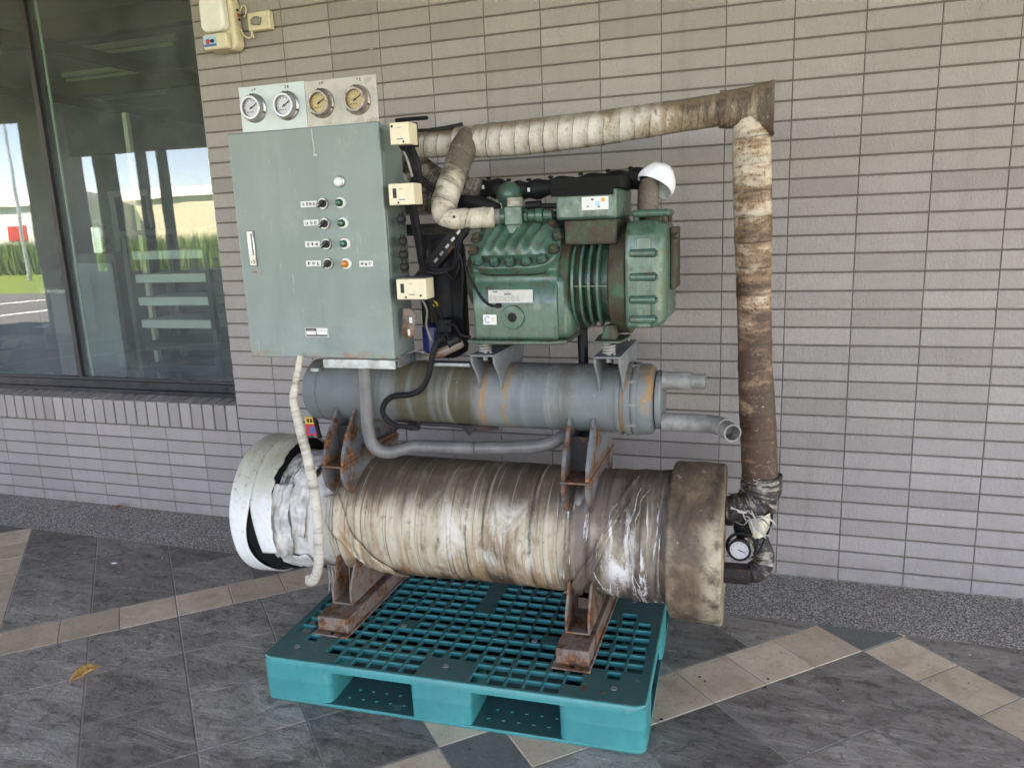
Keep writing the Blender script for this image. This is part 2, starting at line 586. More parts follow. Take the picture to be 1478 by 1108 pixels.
for k in range(-9, 3):
    b = -.25 + 2.025 * k
    for q in range(-8, 5):
        t_ = .502 + 1.982 * q + .278
        for e in range(6): j2.append((b, b + .275, t_ + e * 1.704 / 6, t_ + (e + 1) * 1.704 / 6, MT))
far = MB()
for s0_, s1_, t0_, t1_, mt in j2:
    poly = [st(s0_, t0_), st(s1_, t0_), st(s1_, t1_), st(s0_, t1_)]
    cx = sum(p[0] for p in poly) / 4; cy = sum(p[1] for p in poly) / 4
    if not (-14.8 < cx < 4.6 and -5.3 < cy < .1): continue
    poly = clip(poly, lambda p: -.3835 - p[1])
    if len(poly) < 3: continue
    top = random.uniform(-.0006, .0006)
    near = any((q := px((x, y, 0))) and -60 < q[0] < 1540 and q[1] < 1180 for x, y in poly)
    if near:
        mb = MB()
        if slab(poly, mb, top, (cx, cy)):
            o = mb.build('floor_tile', mt, fl, ang=20); o.location = (cx, cy, 0)
    else:
        slab(poly, far, top, (0, 0), {MS: 0, MT: 1, MC: 2}[mt])
fo = far.build('floor_tile_field', [MS, MT, MC], fl, ang=20); fo['kind'] = 'stuff'

# ------------------------------------------------------------------ window in the left bay
M_alu = simple('dark_aluminium', (.045, .046, .05), .38, .6, .15, 20)
M_glass = NT('window_glass')
_t = M_glass
gl = _t.n('BsdfGlossy'); gl.inputs['Roughness'].default_value = .004; gl.inputs['Color'].default_value = (.86, .95, 1, 1)
tr = _t.n('BsdfTransparent'); tr.inputs['Color'].default_value = (.80, .88, .85, 1)
fr = _t.n('LayerWeight'); fr.inputs['Blend'].default_value = .5
nb = _t.bump(_t.noise(_t.vec('Object'), 1.6, 2), .035, .02)
_t.L(nb, fr.inputs['Normal']); _t.L(nb, gl.inputs['Normal'])
mx = _t.n('MixShader'); _t.L(_t.ma('ADD', _t.ma('MULTIPLY', _t.ma('POWER', fr.outputs['Facing'], 3.0), .45), .055), mx.inputs[0])
df = _t.n('BsdfDiffuse'); df.inputs['Color'].default_value = (.56, .59, .60, 1)
dm = _t.n('MixShader'); _t.L(_t.ss(_t.noise(_t.vec('Object'), 2.2, 8, .75), .3, .8, .035, .11), dm.inputs[0])
_t.L(tr.outputs[0], dm.inputs[1]); _t.L(df.outputs[0], dm.inputs[2]); _t.L(dm.outputs[0], mx.inputs[1]); _t.L(gl.outputs[0], mx.inputs[2])
_t.t.links.new(mx.outputs[0], _t.o.inputs['Surface'])
M_glass = _t.m
M_edge = simple('glass_edge_green', (.52, .66, .6), .2, 0, .05)
M_gask = simple('black_gasket', (.02, .02, .021), .6)
win = empty('shop_window', (-4.6, .13, .6))
tag(win, 'large shop window with thin dark frame above the brick sill', 'window')
wx0, wx1 = -6.6, -2.30
def wb(name, mb, mt, **k):
    o = mb.build(name, mt, win, **k); o.matrix_parent_inverse = Matrix.Translation((4.6, -.13, -.6)); return o
wb('frame', MB().box(wx0, wx1, .093, .19, .60, .64).box(wx0, wx1, .105, .175, .6401, .683).box(wx0, wx1, .098, .185, 2.96, 3.04).box(wx1 - .05, wx1, .098, .185, .684, 2.959), M_alu, bevel=.003)
wb('gasket', MB().box(wx0, wx1 - .051, .118, .16, .6831, .697), M_gask)
wb('mullion', MB().box(-3.735, -3.703, .112, .168, .6972, 2.9595), M_gask, bevel=.002)
wb('glass_pane', MB().box(wx0, -3.7352, .134, .142, .6973, 2.9594), M_glass, flat=True)
wb('glass_pane', MB().box(-3.7028, wx1 - .0515, .134, .142, .6973, 2.9594), M_glass, flat=True)
wb('glass_edge', MB().box(-3.664, -3.658, .1425, .153, .6972, 2.9594), M_edge, flat=True)
wb('lintel', MB().box(wx0, XW - .002, .0, .2, 3.041, 3.55), MG, flat=True)
# ------------------------------------------------------------------ room behind the glass
M_white = simple('white_plaster', (.62, .62, .6), .8, 0, .05, 4)
M_dgrey = simple('dark_room_paint', (.25, .265, .28), .7, 0, .1, 5)
M_floorin = simple('room_floor_vinyl', (.11, .11, .112), .25, 0, .12, 3)
M_cream = simple('cream_paint', (.66, .62, .46), .6, 0, .06, 6)
M_steel = simple('brushed_steel', (.55, .56, .56), .3, .9, .1, 18)
M_blacks = simple('black_steel', (.025, .026, .028), .45, .2, .2, 18)
rf = MB().box(-12, -2.0, .31, 9, -.2, .05).build('room_floor', M_floorin, flat=True); tag(rf, kind='structure')
rc = MB().box(-12, -2.0, .31, 9, 3.3, 3.5).build('room_ceiling', M_dgrey, flat=True); tag(rc, kind='structure')
rb = MB().box(-12, -2.0, 9, 9.2, .05, 3.3).box(-2.0, -1.9, .31, 9, .05, 3.3).build('room_back_wall', M_dgrey, flat=True); tag(rb, kind='structure')
o = MB().box(-9.1, -9, .31, 8.999, .0505, 3.2995).build('room_side_wall', M_dgrey, flat=True); tag(o, kind='structure')
def lampbar(x0, x1, y, z):
    e = empty('ceiling_lamp', ((x0 + x1) / 2, y, z))
    o = MB().box(x0, x1, y - .035, y + .035, z + .03, z + .08).build('housing', M_white, e, bevel=.01); o.matrix_parent_inverse = e.matrix_basis.inverted()
    o = MB().cyl((x0 + .04, y, z), (x1 - .04, y, z), .018).build('tube', M_white, e); o.matrix_parent_inverse = e.matrix_basis.inverted()
    return e
tag(lampbar(-6.6, -5.4, 3.2, 3.2), 'tube lamp seen through the glass, nearest the window', 'lamp', 'tube lamps on the room ceiling')
tag(lampbar(-7.75, -6.6, 4.05, 3.2), 'short tube lamp in the middle of the room ceiling', 'lamp', 'tube lamps on the room ceiling')
tag(lampbar(-8.7, -7.3, 5.2, 3.2), 'tube lamp at the back of the room ceiling', 'lamp', 'tube lamps on the room ceiling')
for k_, y in enumerate((2.4, 4.6, 6.9)):
    o = MB().box(-12, -2.0, y - .06, y + .06, 3.12, 3.2995).build('ceiling_beam', M_blacks, rc, flat=True)
for x in (-8.2, -6.0, -3.9):
    o = MB().box(x - .05, x + .05, .31, 9, 3.02, 3.1195).build('ceiling_beam', M_blacks, rc, flat=True)
sr = empty('store_rack', (-5.9, 1.15, .05)); tag(sr, 'black open shelf rack crowded with boxes in the left pane', 'rack')
def rp(name, mb, mt, e, **k):
    o = mb.build(name, mt, e, **k); o.matrix_parent_inverse = e.matrix_basis.inverted(); return o
for x in (-6.35, -5.45):
    rp('post', MB().box(x - .02, x + .02, .95, 1.35, .05, 1.6), M_blacks, sr)
for z in (.3, .75, 1.2, 1.6):
    rp('shelf', MB().box(-6.37, -5.43, .94, 1.36, z, z + .03), M_blacks, sr)
for z in (.33, .78, 1.23):
    for k_ in range(4):
        x = -6.25 + k_ * .21; w = random.uniform(.05, .09); h = random.uniform(.12, .32)
        rp('carton', MB().box(x - w, x + w, 1.0, 1.3, z + .0005, z + h), (M_dgrey, M_white, M_cream, M_steel)[(k_ + int(z * 9)) % 4], sr, bevel=.004)
# rack with pale trays
rk = empty('tray_rack', (-3.42, .75, .05)); tag(rk, 'dark rack of pale trays just inside the window', 'rack')
def rp(name, mb, mt, e=rk, **k):
    o = mb.build(name, mt, e, **k); o.matrix_parent_inverse = e.matrix_basis.inverted(); return o
for x in (-3.72, -3.14):
    for y in (.57, .93):
        rp('post', MB().box(x - .016, x + .016, y - .016, y + .016, .05, 1.46), M_blacks)
for k in range(9):
    z = .22 + k * .137
    rp('tray', MB().box(-3.70, -3.16, .585, .915, z, z + .052), M_white if k > 4 else M_blacks, bevel=.006)
rp('top_shelf', MB().box(-3.75, -3.11, .55, .95, 1.461, 1.49), M_blacks)
rp('back_panel', MB().box(-3.75, -3.11, .951, .96, .05, 1.49), M_blacks)
rk2 = empty('dark_cabinet', (-4.15, .9, .05)); tag(rk2, 'dark low cabinet behind the glass between the steel tank and the tray rack', 'cabinet')
rp('carcass', MB().box(-4.32, -3.95, .7, 1.1, .05, 1.36), M_blacks, rk2, bevel=.004)
rp('door', MB().box(-4.30, -3.97, .685, .6995, .1, 1.30), M_dgrey, rk2, bevel=.003)
rp('jar', MB().lathe([(0, .05), (.16, .05), (.18, .03), (.2, .0001)], (-4.2, .85, 1.3605), (0, 0, 1), 16), M_steel, rk2)
for x, nm in ((-3.86, 'cream upright post behind the glass, left of the tray rack'), (-3.27, 'thin pale upright post beside the tray rack')):
    w = .016 if x < -3.6 else .008
    e = empty('upright_post', (x, .85, .05)); tag(e, nm, 'post')
    rp('shaft', MB().box(x - w, x + w, .85 - w, .85 + w, .062, 2.2 if x < -3.6 else 3.2), M_cream, e, bevel=.003)
    rp('foot', MB().box(x - .07, x + .07, .78, .92, .0505, .062), M_blacks, e)
# steel tank with a hose frame
tk = empty('steel_tank', (-4.75, 1.7, .05)); tag(tk, 'round stainless tank inside the left part of the shop', 'tank')
rp('vessel', MB().lathe([(0, .30), (.03, .32), (.75, .32), (.85, .25), (.9, .08), (.92, .0001)], (-4.75, 1.7, .35), (0, 0, 1), 40), M_steel, tk)
for a in range(3):
    x, y = -4.75 + .27 * math.cos(a * 2.1 + .4), 1.7 + .27 * math.sin(a * 2.1 + .4)
    rp('leg', MB().cyl((x, y, .05), (x, y, .42), .02), M_steel, tk)
rp('outlet_pipe', MB().tube(smooth([(-4.5, 1.38, .5), (-4.48, 1.3, .56), (-4.47, 1.28, .8), (-4.47, 1.28, .95)], 5), .02), M_steel, tk)
hs = empty('hose_stand', (-5.3, 2.2, .05)); tag(hs, 'black stand with a bent arm behind the steel tank', 'stand')
rp('mast', MB().box(-5.43, -5.37, 2.17, 2.23, .05, 1.78), M_blacks, hs)
rp('arm', MB().box(-5.43, -5.0, 2.165, 2.235, 1.781, 1.83), M_blacks, hs)
rp('hanger', MB().cyl((-5.03, 2.2, 1.5), (-5.03, 2.2, 1.78), .03).ball((-5.05, 2.2, 1.48), .06), M_blacks, hs)
rp('base', MB().box(-5.55, -5.0, 2.0, 2.4, .0501, .07), M_blacks, hs)
ct_ = empty('work_counter', (-5.2, 2.9, .05)); tag(ct_, 'low dark work counter across the room behind the glass', 'counter')
rp('worktop', MB().box(-7.0, -4.2, 2.7, 3.3, .93, .97), M_steel, ct_, bevel=.004)
rp('cabinet', MB().box(-6.95, -4.25, 2.75, 3.25, .05, .929), M_dgrey, ct_)

# ------------------------------------------------------------------ porch roof, columns and the land in front (seen in the glass)
M_soffit = simple('porch_soffit', (.12, .115, .11), .8, 0, .05, 3)
so = MB().box(-16, 9, -5.7, .36, 3.56, 3.75).build('porch_ceiling', M_soffit, flat=True); tag(so, kind='structure')
bm_ = MB().box(-16, 9, -5.6, -5.3, 3.15, 3.559).build('porch_beam', M_soffit, flat=True); tag(bm_, kind='structure')
def pcol(x, y, nm):
    e = empty('porch_column', (x, y, 0)); tag(e, nm, 'column', 'porch columns')
    rp('shaft', MB().box(x - .26, x + .26, y - .26, y + .26, .121, 3.1495), MW, e, bevel=.01)
    rp('plinth', MB().box(x - .31, x + .31, y - .31, y + .31, -.0034, .12), MG, e, bevel=.01)
pcol(-9.7, -5.2, 'wide porch pier mirrored in the left half of the window glass')
scn = empty('porch_screen', (-7.3, -5.2, 0)); tag(scn, 'dark framed opening of the porch mirrored in the right half of the window glass', 'screen')
rp('lintel', MB().box(-9.3, -4.2, -5.29, -5.11, 2.55, 3.1494), M_blacks, scn, bevel=.005)
rp('reflection_blocker', MB().box(-9.3, -4.2, -5.26, -5.14, -.0033, .98), M_blacks, scn, bevel=.004)  # low dark panel added to block the bright ground from the glass reflection
for x, w in ((-8.78, .14), (-8.15, .035), (-7.8, .035), (-6.9, .05), (-5.6, .05)):
    rp('mullion', MB().box(x - w, x + w, -5.27, -5.13, .9801, 2.5495), M_blacks, scn, bevel=.004)
pcol(-3.2, -5.2, 'square porch column at the outer edge, nearest the machine')
pcol(2.4, -5.2, 'square porch column at the right outer edge')
M_asph = simple('asphalt', (.075, .075, .078), .85, 0, .25, 30, .3, kind='Pos')
M_line = simple('road_paint', (.72, .72, .7), .7, 0, .06, 20)
t = NT('meadow'); f = t.noise(t.vec('Pos'), .6, 8, .7); g = t.noise(t.vec('Pos'), 12, 4)
M_mead = t.out(t.mix(t.ma('MULTIPLY', t.ma('ADD', f, g), .5), (.085, .14, .02), (.14, .20, .036)), .9, 0, t.bump(g, .8, .05), .2)
M_crop = simple('crop_leaves', (.085, .17, .022), .7, 0, .35, 5, kind='Pos')
gr = MB().box(-900, 900, -900, 900, -.6, -.301).build('ground', M_mead, flat=True); tag(gr, kind='structure')
rd = MB().box(-120, 60, -14, -5.46, -.3, -.14).build('car_park', M_asph, flat=True); tag(rd, kind='structure')
for k in range(14):
    x = -42 + 2.9 * k
    o = MB().box(x - .10, x + .10, -12.6, -7.2, -.1399, -.136).build('parking_line', M_line, rd, flat=True)
# crop field as one mass of blades
nz_c = lambda x: mn.noise(Vector((x * .4, 3, 1)))
bl = MB()
for k in range(22000):
    x = random.uniform(-90, 0); y = -26 - 34 * random.random() ** 1.6
    h = random.uniform(1.0, 1.9) + .25 * nz_c(x); a = random.uniform(0, 6.28); w = random.uniform(.03, .07)
    dx, dy = math.cos(a) * w, math.sin(a) * w; lx, ly_ = random.uniform(-.4, .4), random.uniform(-.4, .4)
    bl.poly([(x - dx, y - dy, -.31), (x + dx, y + dy, -.31), (x + lx, y + ly_, -.31 + h)])
cf = bl.build('crop_field', M_crop, flat=True); tag(cf, 'tall green crop growing beyond the car park', kind='stuff')
M_red = simple('red_cladding', (.5, .05, .04), .5, 0, .1, 1)
M_roofw = simple('pale_cladding', (.7, .69, .66), .6, 0, .08, .6, kind='Pos')
def shed(name, x, y, w, d, h, label, wall_m, roof_m, rz=0, nwin=5, win_m=None):
    e = empty(name, (x, y, -.3), rz); tag(e, label, 'building')
    MB().box(-w / 2, w / 2, -d / 2, d / 2, 0, h).build('wall', wall_m, e, flat=True)
    MB().prism([(-d / 2 - .4, h + .001), (d / 2 + .4, h + .001), (0, h + d * .11)], 'x', -w / 2 - .4, w / 2 + .4).build('roof', roof_m, e, flat=True)
    for k in range(nwin):
        xx = -w / 2 + (k + .5) * w / nwin
        MB().box(xx - w / nwin * .28, xx + w / nwin * .28, d / 2 + .001, d / 2 + .08, h * .3, h * .62).build('window', win_m or M_blacks, e, flat=True)
shed('factory_shed', -84, -66, 20, 14, 5.2, 'white factory shed with red front panels mirrored at the left of the window', M_roofw, M_roofw, 0, 4, M_red)
shed('factory_shed', -70, -80, 26, 15, 6.0, 'long cream factory hall beyond the crop field', M_cream, M_roofw, nwin=0)
lp = empty('street_lamp', (-31, -22, -.3)); tag(lp, 'tall grey street lamp at the edge of the car park', 'street lamp')
MB().lathe([(0, .1), (8, .055)], (0, 0, 0), (0, 0, 1), 12).build('pole', M_steel, lp)
MB().tube(smooth([(0, 0, 8), (.4, .2, 8.4), (1.6, .8, 8.6)], 4), .04, 8).build('arm', M_steel, lp)
MB().box(1.5, 2.2, .6, 1.1, 8.52, 8.64).build('lamp_head', M_steel, lp, bevel=.03)
# ------------------------------------------------------------------ materials of the machine
def m_cabinet():
    t = NT('cabinet_paint')
    v = t.vec('Object')
    a = t.noise(t.vec('Object', (1, 1, .35)), 5, 5, .6); b = t.noise(v, 60, 5, .7)
    c = t.mix(t.ss(a, .3, .7), (.160, .212, .195), (.190, .243, .224))
    c = t.mix(t.ma('MULTIPLY', t.ss(b, .58, .75), .25), c, (.3, .35, .32))
    zz = t.sep(v)[2]
    st_ = t.noise(t.vec('Object', (1, 1, .06)), 22, 4, .6)
    c = t.mix(t.ma('MULTIPLY', t.ss(st_, .56, .72), .22), c, (.11, .15, .135))
    rs = t.ma('MULTIPLY', t.ss(t.noise(v, 26, 5, .7), .5, .66), t.ss(zz, 1.085, 1.05))
    c = t.mix(rs, c, (.24, .1, .035))
    hm = t.noise(t.vec('Object', off=(4, 2, 6)), 9, 6, .72)
    c = t.mix(t.ma('MULTIPLY', t.ss(hm, .55, .72), .3), c, (.30, .335, .31))
    sc2 = t.noise(t.vec('Object', (40, 40, 3), rot=(0, .5, 0)), 2.5, 3, .7)
    c = t.mix(t.ma('MULTIPLY', t.ss(sc2, .68, .72), .45), c, (.36, .40, .375))
    c = t.mix(t.ma('MULTIPLY', t.ss(zz, 1.30, 1.05), t.ss(hm, .3, .6, .0, .22)), c, (.36, .40, .375))
    return t.out(c, t.ss(b, .3, .8, .36, .5), 0, t.bump(t.noise(v, 320, 2), .05, .0006), .5)
def m_green():
    t = NT('compressor_green')
    v = t.vec('Object')
    a = t.noise(v, 7, 6, .65); b = t.noise(v, 38, 6, .7)
    c = t.mix(t.ss(a, .3, .7), (.030, .085, .060), (.052, .128, .094))
    st_ = t.noise(t.vec('Object', (1, 1, .08)), 16, 5, .65)
    c = t.mix(t.ma('MULTIPLY', t.ss(st_, .52, .72), .45), c, (.11, .21, .155))
    c = t.mix(t.ma('MULTIPLY', t.ss(t.noise(t.vec('Object', (1, 1, .1), off=(3, 1, 2)), 24, 5, .7), .54, .66), .75), c, (.030, .042, .022))
    c = t.mix(t.ma('MULTIPLY', t.ss(b, .56, .66), .75), c, (.10, .055, .028))
    zz = t.sep(v)[2]
    c = t.mix(t.ma('MULTIPLY', t.ss(zz, 1.16, 1.10), t.ss(b, .38, .58, .1, .7)), c, (.045, .04, .024))
    return t.out(c, t.ss(b, .35, .7, .26, .55), 0, t.bump(t.noise(v, 110, 4), .3, .0014), .6)
def m_dirtygreen():
    t = NT('oily_rusty_green')
    v = t.vec('Object')
    a = t.noise(v, 14, 7, .7); b = t.noise(v, 60, 5, .7)
    c = t.ramp(a, [(.3, (.03, .023, .017)), (.45, (.062, .044, .03)), (.53, (.052, .058, .034)), (.62, (.04, .105, .07))])
    c = t.mix(t.ma('MULTIPLY', t.ss(b, .5, .7), .45), c, (.11, .065, .035))
    return t.out(c, .75, 0, t.bump(t.ma('ADD', a, b), .5, .002), .35)
def m_rust(name='rusty_steel', paint=(.15, .16, .165), amt=.52, edge=False):
    t = NT(name)
    v = t.vec('Object', rnd=4)
    a = t.noise(v, 11, 7, .7); b = t.noise(v, 55, 5, .7)
    p = t.mix(t.ss(b, .3, .7), paint, tuple(min(1, x * 1.45) for x in paint))
    r = t.ramp(b, [(.3, (.055, .03, .022)), (.5, (.12, .058, .034)), (.66, (.38, .14, .045)), (.8, (.24, .095, .04))])
    c = t.mix(t.ss(a, amt, amt + .12), p, r)
    if edge:
        z = t.sep(t.vec('Object'))[2]
        m = t.ma('MULTIPLY', t.ma('MAXIMUM', t.ma('MULTIPLY', t.ss(z, .655, .68), t.ss(z, .735, .70)), t.ss(z, .665, .58)), t.ss(b, .38, .52))
        c = t.mix(m, c, r)
    return t.out(c, t.ss(a, .4, .65, .5, .85), 0, t.bump(t.ma('ADD', a, b), .35, .0015), .22)
def m_condenser():
    t = NT('condenser_grey_paint')
    v = t.vec('Object'); x = t.sep(v)[0]
    a = t.noise(v, 6, 6, .6); b = t.noise(v, 48, 5, .7)
    c = t.mix(t.ss(a, .3, .7), (.128, .142, .142), (.185, .2, .198))
    # olive oily stain patches with soft edges, in rings
    wob = t.ma('ADD', x, t.ma('MULTIPLY', t.ma('SUBTRACT', t.noise(t.vec('Object', (1, .5, .5)), 9, 4), .5), .12))
    def band(lo, hi, e): return t.ma('MULTIPLY', t.ss(wob, lo - e, lo + e), t.ss(wob, hi + e, hi - e))
    st2 = t.noise(t.vec('Object', (16, 1, .7)), 1.5, 6, .7)
    ol = t.ma('MAXIMUM', band(-.34, -.04, .03), t.ma('MULTIPLY', band(.225, .27, .02), .6))
    c = t.mix(t.ma('MULTIPLY', ol, t.ss(st2, .32, .56, .35, .97)), c, (.075, .066, .038))
    dk = t.ma('MAXIMUM', band(.075, .105, .006), band(.125, .20, .008))
    c = t.mix(t.ma('MULTIPLY', dk, .35), c, (.09, .104, .106))
    st_ = t.noise(t.vec('Object', (14, 1, .6)), 3, 5, .65); z0 = t.sep(v)[2]
    ru = t.ma('MAXIMUM', t.ma('MAXIMUM', band(-.026, -.008, .006), band(.048, .060, .005)), t.ma('MAXIMUM', band(.434, .444, .003), t.ma('MULTIPLY', band(.50, .525, .006), t.ss(z0, .86, .93))))
    c = t.mix(t.ma('MULTIPLY', ru, t.ss(b, .36, .52, 0, .9)), c, (.30, .165, .07))
    c = t.mix(t.ma('MULTIPLY', t.ss(st_, .58, .7), .38), c, (.3, .3, .25))
    c = t.mix(t.ss(t.noise(v, 150, 2), .73, .78), c, (.55, .55, .53))
    # settled dust and rust on top
    z = t.sep(v)[2]
    tp = t.ma('MULTIPLY', t.ss(z, .955, 1.0), t.ss(b, .3, .6))
    c = t.mix(t.ma('MULTIPLY', tp, .6), c, (.1, .082, .06))
    return t.out(c, t.ss(b, .3, .7, .45, .65), 0, t.bump(b, .12, .001), .3)
def m_wrap(name, pale, mid, dark, xdark=None, k=1.0, pitch=0.0, top=0.0, spk=.8, ups=0.0, turn=1.0):
    """dirty insulation jacket: grime along the attribute tc (x = along, y/z = round)"""
    t = NT(name)
    v = t.vec('tc'); s3 = t.sep(v)
    ring = t.noise(t.vec('tc', (5 if pitch else 11, 1.0, 1.0)), 2.1 * k, 7, .66, .4)
    fine = t.noise(t.vec('tc', (1.6, 1, 1)), 26 * k, 6, .72)
    blot = t.noise(t.vec('tc', (1.6, .9, .9)), 4.5 * k, 6, .65, .6)
    sp = t.noise(v, 44 * k, 6, .76)
    f = t.ma('ADD', t.ma('MULTIPLY', ring, .45), t.ma('MULTIPLY', blot, .55))
    if xdark:
        f = t.ma('ADD', f, t.ss(s3[0], xdark[0], xdark[1], xdark[2], xdark[3]))
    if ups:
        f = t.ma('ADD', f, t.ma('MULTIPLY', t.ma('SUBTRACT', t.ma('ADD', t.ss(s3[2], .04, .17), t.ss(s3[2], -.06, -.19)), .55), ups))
    c = t.ramp(f, [(.36, pale), (.47, tuple((a * 2 + b) / 3 for a, b in zip(pale, mid))), (.54, mid), (.64, dark)])
    c = t.mix(t.ma('MULTIPLY', t.ss(fine, .55, .68), .55), c, dark)
    c = t.mix(t.ma('MULTIPLY', t.ss(fine, .42, .3), .45), c, pale)
    if pitch:
        ph = t.spiral(pitch, turn)
        ln = t.ma('MAXIMUM', t.ss(ph, .075, .0), t.ss(ph, .965, 1.0))
        c = t.mix(t.ma('MULTIPLY', ln, t.ss(blot, .36, .6, .12, .95)), c, tuple(x * .6 for x in dark))
        c = t.mix(t.ma('MULTIPLY', t.ss(ph, .55, .95), .25), c, dark)
    if top:
        nzz = t.sep(t.n('NewGeometry').outputs['Normal'])[2]
        c = t.mix(t.ma('MULTIPLY', t.ma('MULTIPLY', t.ss(nzz, .25, .8), t.ss(blot, .3, .55, .35, 1.0)), top), c, tuple((a + b) / 2 for a, b in zip(mid, dark)))
    gate = t.ss(f, .40, .56, .35, 1.0)
    c = t.mix(t.ma('MULTIPLY', t.ma('MULTIPLY', t.ss(sp, .54, .62), spk), gate), c, tuple(x * .6 for x in dark))
    return t, c, f, ring, fine, blot, sp, s3
def m_drum():
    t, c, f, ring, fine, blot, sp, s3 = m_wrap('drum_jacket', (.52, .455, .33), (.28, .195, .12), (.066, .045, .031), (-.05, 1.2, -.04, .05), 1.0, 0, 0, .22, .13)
    x, up = s3[0], s3[2]
    # settled grime on the crown
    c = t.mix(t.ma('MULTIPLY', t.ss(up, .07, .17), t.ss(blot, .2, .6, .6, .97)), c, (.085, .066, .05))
    lin = t.noise(t.vec('tc', (60, .8, .8)), 1.5, 4, .7, .2)
    c = t.mix(t.ma('MULTIPLY', t.ss(lin, .56, .68), .5), c, (.66, .60, .48))
    c = t.mix(t.ma('MULTIPLY', t.ss(lin, .45, .36), .8), c, (.05, .037, .028))
    # bleached patches and orange run marks in the middle
    run = t.noise(t.vec('tc', (30, 1, .8), off=(2, 0, 0)), 1.6, 5, .7)
    wy = t.ma('MULTIPLY', t.ss(up, -.13, -.02), t.ss(up, .17, .08))
    wx = t.ma('MULTIPLY', t.ss(x, .45, .75), t.ss(x, 1.12, .98))
    wob = t.noise(t.vec('tc', (3.4, 1.6, 1.2)), 3.4, 8, .74, .8)
    c = t.mix(t.ma('MULTIPLY', t.ma('MULTIPLY', wx, wy), t.ss(wob, .45, .64, 0, .9)), c, (.64, .60, .52))
    c = t.mix(t.ma('MULTIPLY', t.ss(run, .50, .62), t.ma('MULTIPLY', t.ss(up, .08, -.05), .75)), c, (.36, .2, .09))
    # white film left at the left end, black film and white creases at the right end
    lw = t.ma('MULTIPLY', t.ss(x, .36, .22), t.ss(t.noise(t.vec('tc', (6, 2, 2)), 4, 6, .7), .36, .5))
    c = t.mix(lw, c, (.62, .61, .57))
    rt = t.ma('MULTIPLY', t.ss(x, 1.05, 1.18), t.ss(blot, .3, .62, .25, .95))
    c = t.mix(rt, c, t.mix(t.ss(ring, .4, .6), (.155, .122, .102), (.055, .042, .035)))
    wp = t.ma('MULTIPLY', t.ma('MULTIPLY', t.ss(x, 1.24, 1.29), t.ss(x, 1.36, 1.31)), t.ma('MULTIPLY', t.ss(up, -.15, -.02), t.ss(up, .17, .08)))
    c = t.mix(t.ma('MULTIPLY', wp, t.ss(t.noise(t.vec('tc', (3, 1.6, 1.4), off=(5, 5, 5)), 6, 7, .72, .6), .42, .54)), c, (.70, .68, .65))
    cre = t.noise(t.vec('tc', (11, 1.5, 1.2), off=(7, 2, 1), rot=(0, 0, .12)), 2.6, 7, .78, .8)
    c = t.mix(t.ma('MULTIPLY', t.ma('MULTIPLY', t.ss(x, 1.06, 1.14), t.ss(cre, .545, .60)), t.ss(up, .19, .1)), c, (.66, .64, .6))
    h = t.ma('ADD', t.ma('MULTIPLY', ring, 1.2), t.ma('ADD', fine, t.ma('MULTIPLY', sp, .3)))
    return t.out(c, t.ss(f, .4, .7, .5, .68), 0, t.bump(h, .6, .004), .28)
def m_capR():
    t = NT('end_cap_jacket')
    v = t.vec('tc'); s3 = t.sep(v); ax, up = s3[0], s3[2]
    a = t.noise(t.vec('tc', (1.5, .8, .8)), 9, 7, .68, .5); b = t.noise(v, 60, 5, .7)
    c = t.ramp(a, [(.3, (.25, .18, .115)), (.46, (.135, .092, .06)), (.6, (.068, .046, .033))])
    edge = t.ma('MAXIMUM', t.ss(ax, .045, .0, 0, .5), t.ss(ax, .080, .135))
    wr = t.noise(t.vec('tc', (1, 1, 1), off=(3, 3, 3)), 13, 6, .7)
    c = t.mix(t.ma('MULTIPLY', t.ma('MULTIPLY', edge, t.ss(up, .21, .1)), t.ss(wr, .36, .62)), c, (.42, .345, .235))
    c = t.mix(t.ma('MULTIPLY', t.ss(b, .6, .68), .7), c, (.05, .04, .033))
    c = t.mix(t.ma('MULTIPLY', t.ss(t.noise(t.vec('tc', off=(9, 1, 4)), 24, 6, .75), .62, .7), .8), c, (.55, .51, .45))
    return t.out(c, t.ss(a, .3, .7, .48, .66), 0, t.bump(t.ma('ADD', a, b), .4, .003), .3)
def m_capL():
    t = NT('torn_white_jacket')
    v = t.vec('tc'); s3 = t.sep(v); up = s3[2]
    a = t.noise(t.vec('tc', (2, .8, .8)), 6, 6, .65); b = t.noise(v, 70, 5, .7)
    c = t.mix(t.ss(a, .35, .7), (.74, .75, .73), (.62, .62, .57))
    c = t.mix(t.ma('MULTIPLY', t.ss(up, .0, .24), t.ss(a, .28, .6, .55, 1.0)), c, (.36, .345, .25))
    c = t.mix(t.ma('MULTIPLY', t.ss(b, .56, .68), t.ss(up, -.1, .2, .2, .8)), c, (.15, .135, .1))
    s9 = t.noise(t.vec('tc', (1.2, 7, 7)), 5, 6, .7)
    c = t.mix(t.ma('MULTIPLY', t.ss(s9, .52, .7), .4), c, (.40, .385, .33))
    return t.out(c, .42, 0, t.bump(t.ma('ADD', a, t.ma('MULTIPLY', b, .4)), .25, .004), .5)
def fin_wrap(r, rough=.5):
    t, c, f, ring, fine, blot, sp, s3 = r
    h = t.ma('ADD', ring, t.ma('ADD', fine, t.ma('MULTIPLY', sp, .4)))
    return t.out(c, rough, 0, t.bump(h, .5, .003), .28)
MAT = {}
MAT['cab'] = m_cabinet(); MAT['green'] = m_green(); MAT['dgreen'] = m_dirtygreen()
MAT['rust'] = m_rust(); MAT['rust2'] = m_rust('saddle_steel', (.115, .13, .138), .475, True); MAT['drust'] = m_rust('dark_rusty_bracket', (.022, .02, .02), .56)
MAT['foot'] = m_rust('foot_steel', (.16, .12, .098), .465)
MAT['bracket'] = m_rust('mount_channel_steel', (.145, .155, .158), .64)
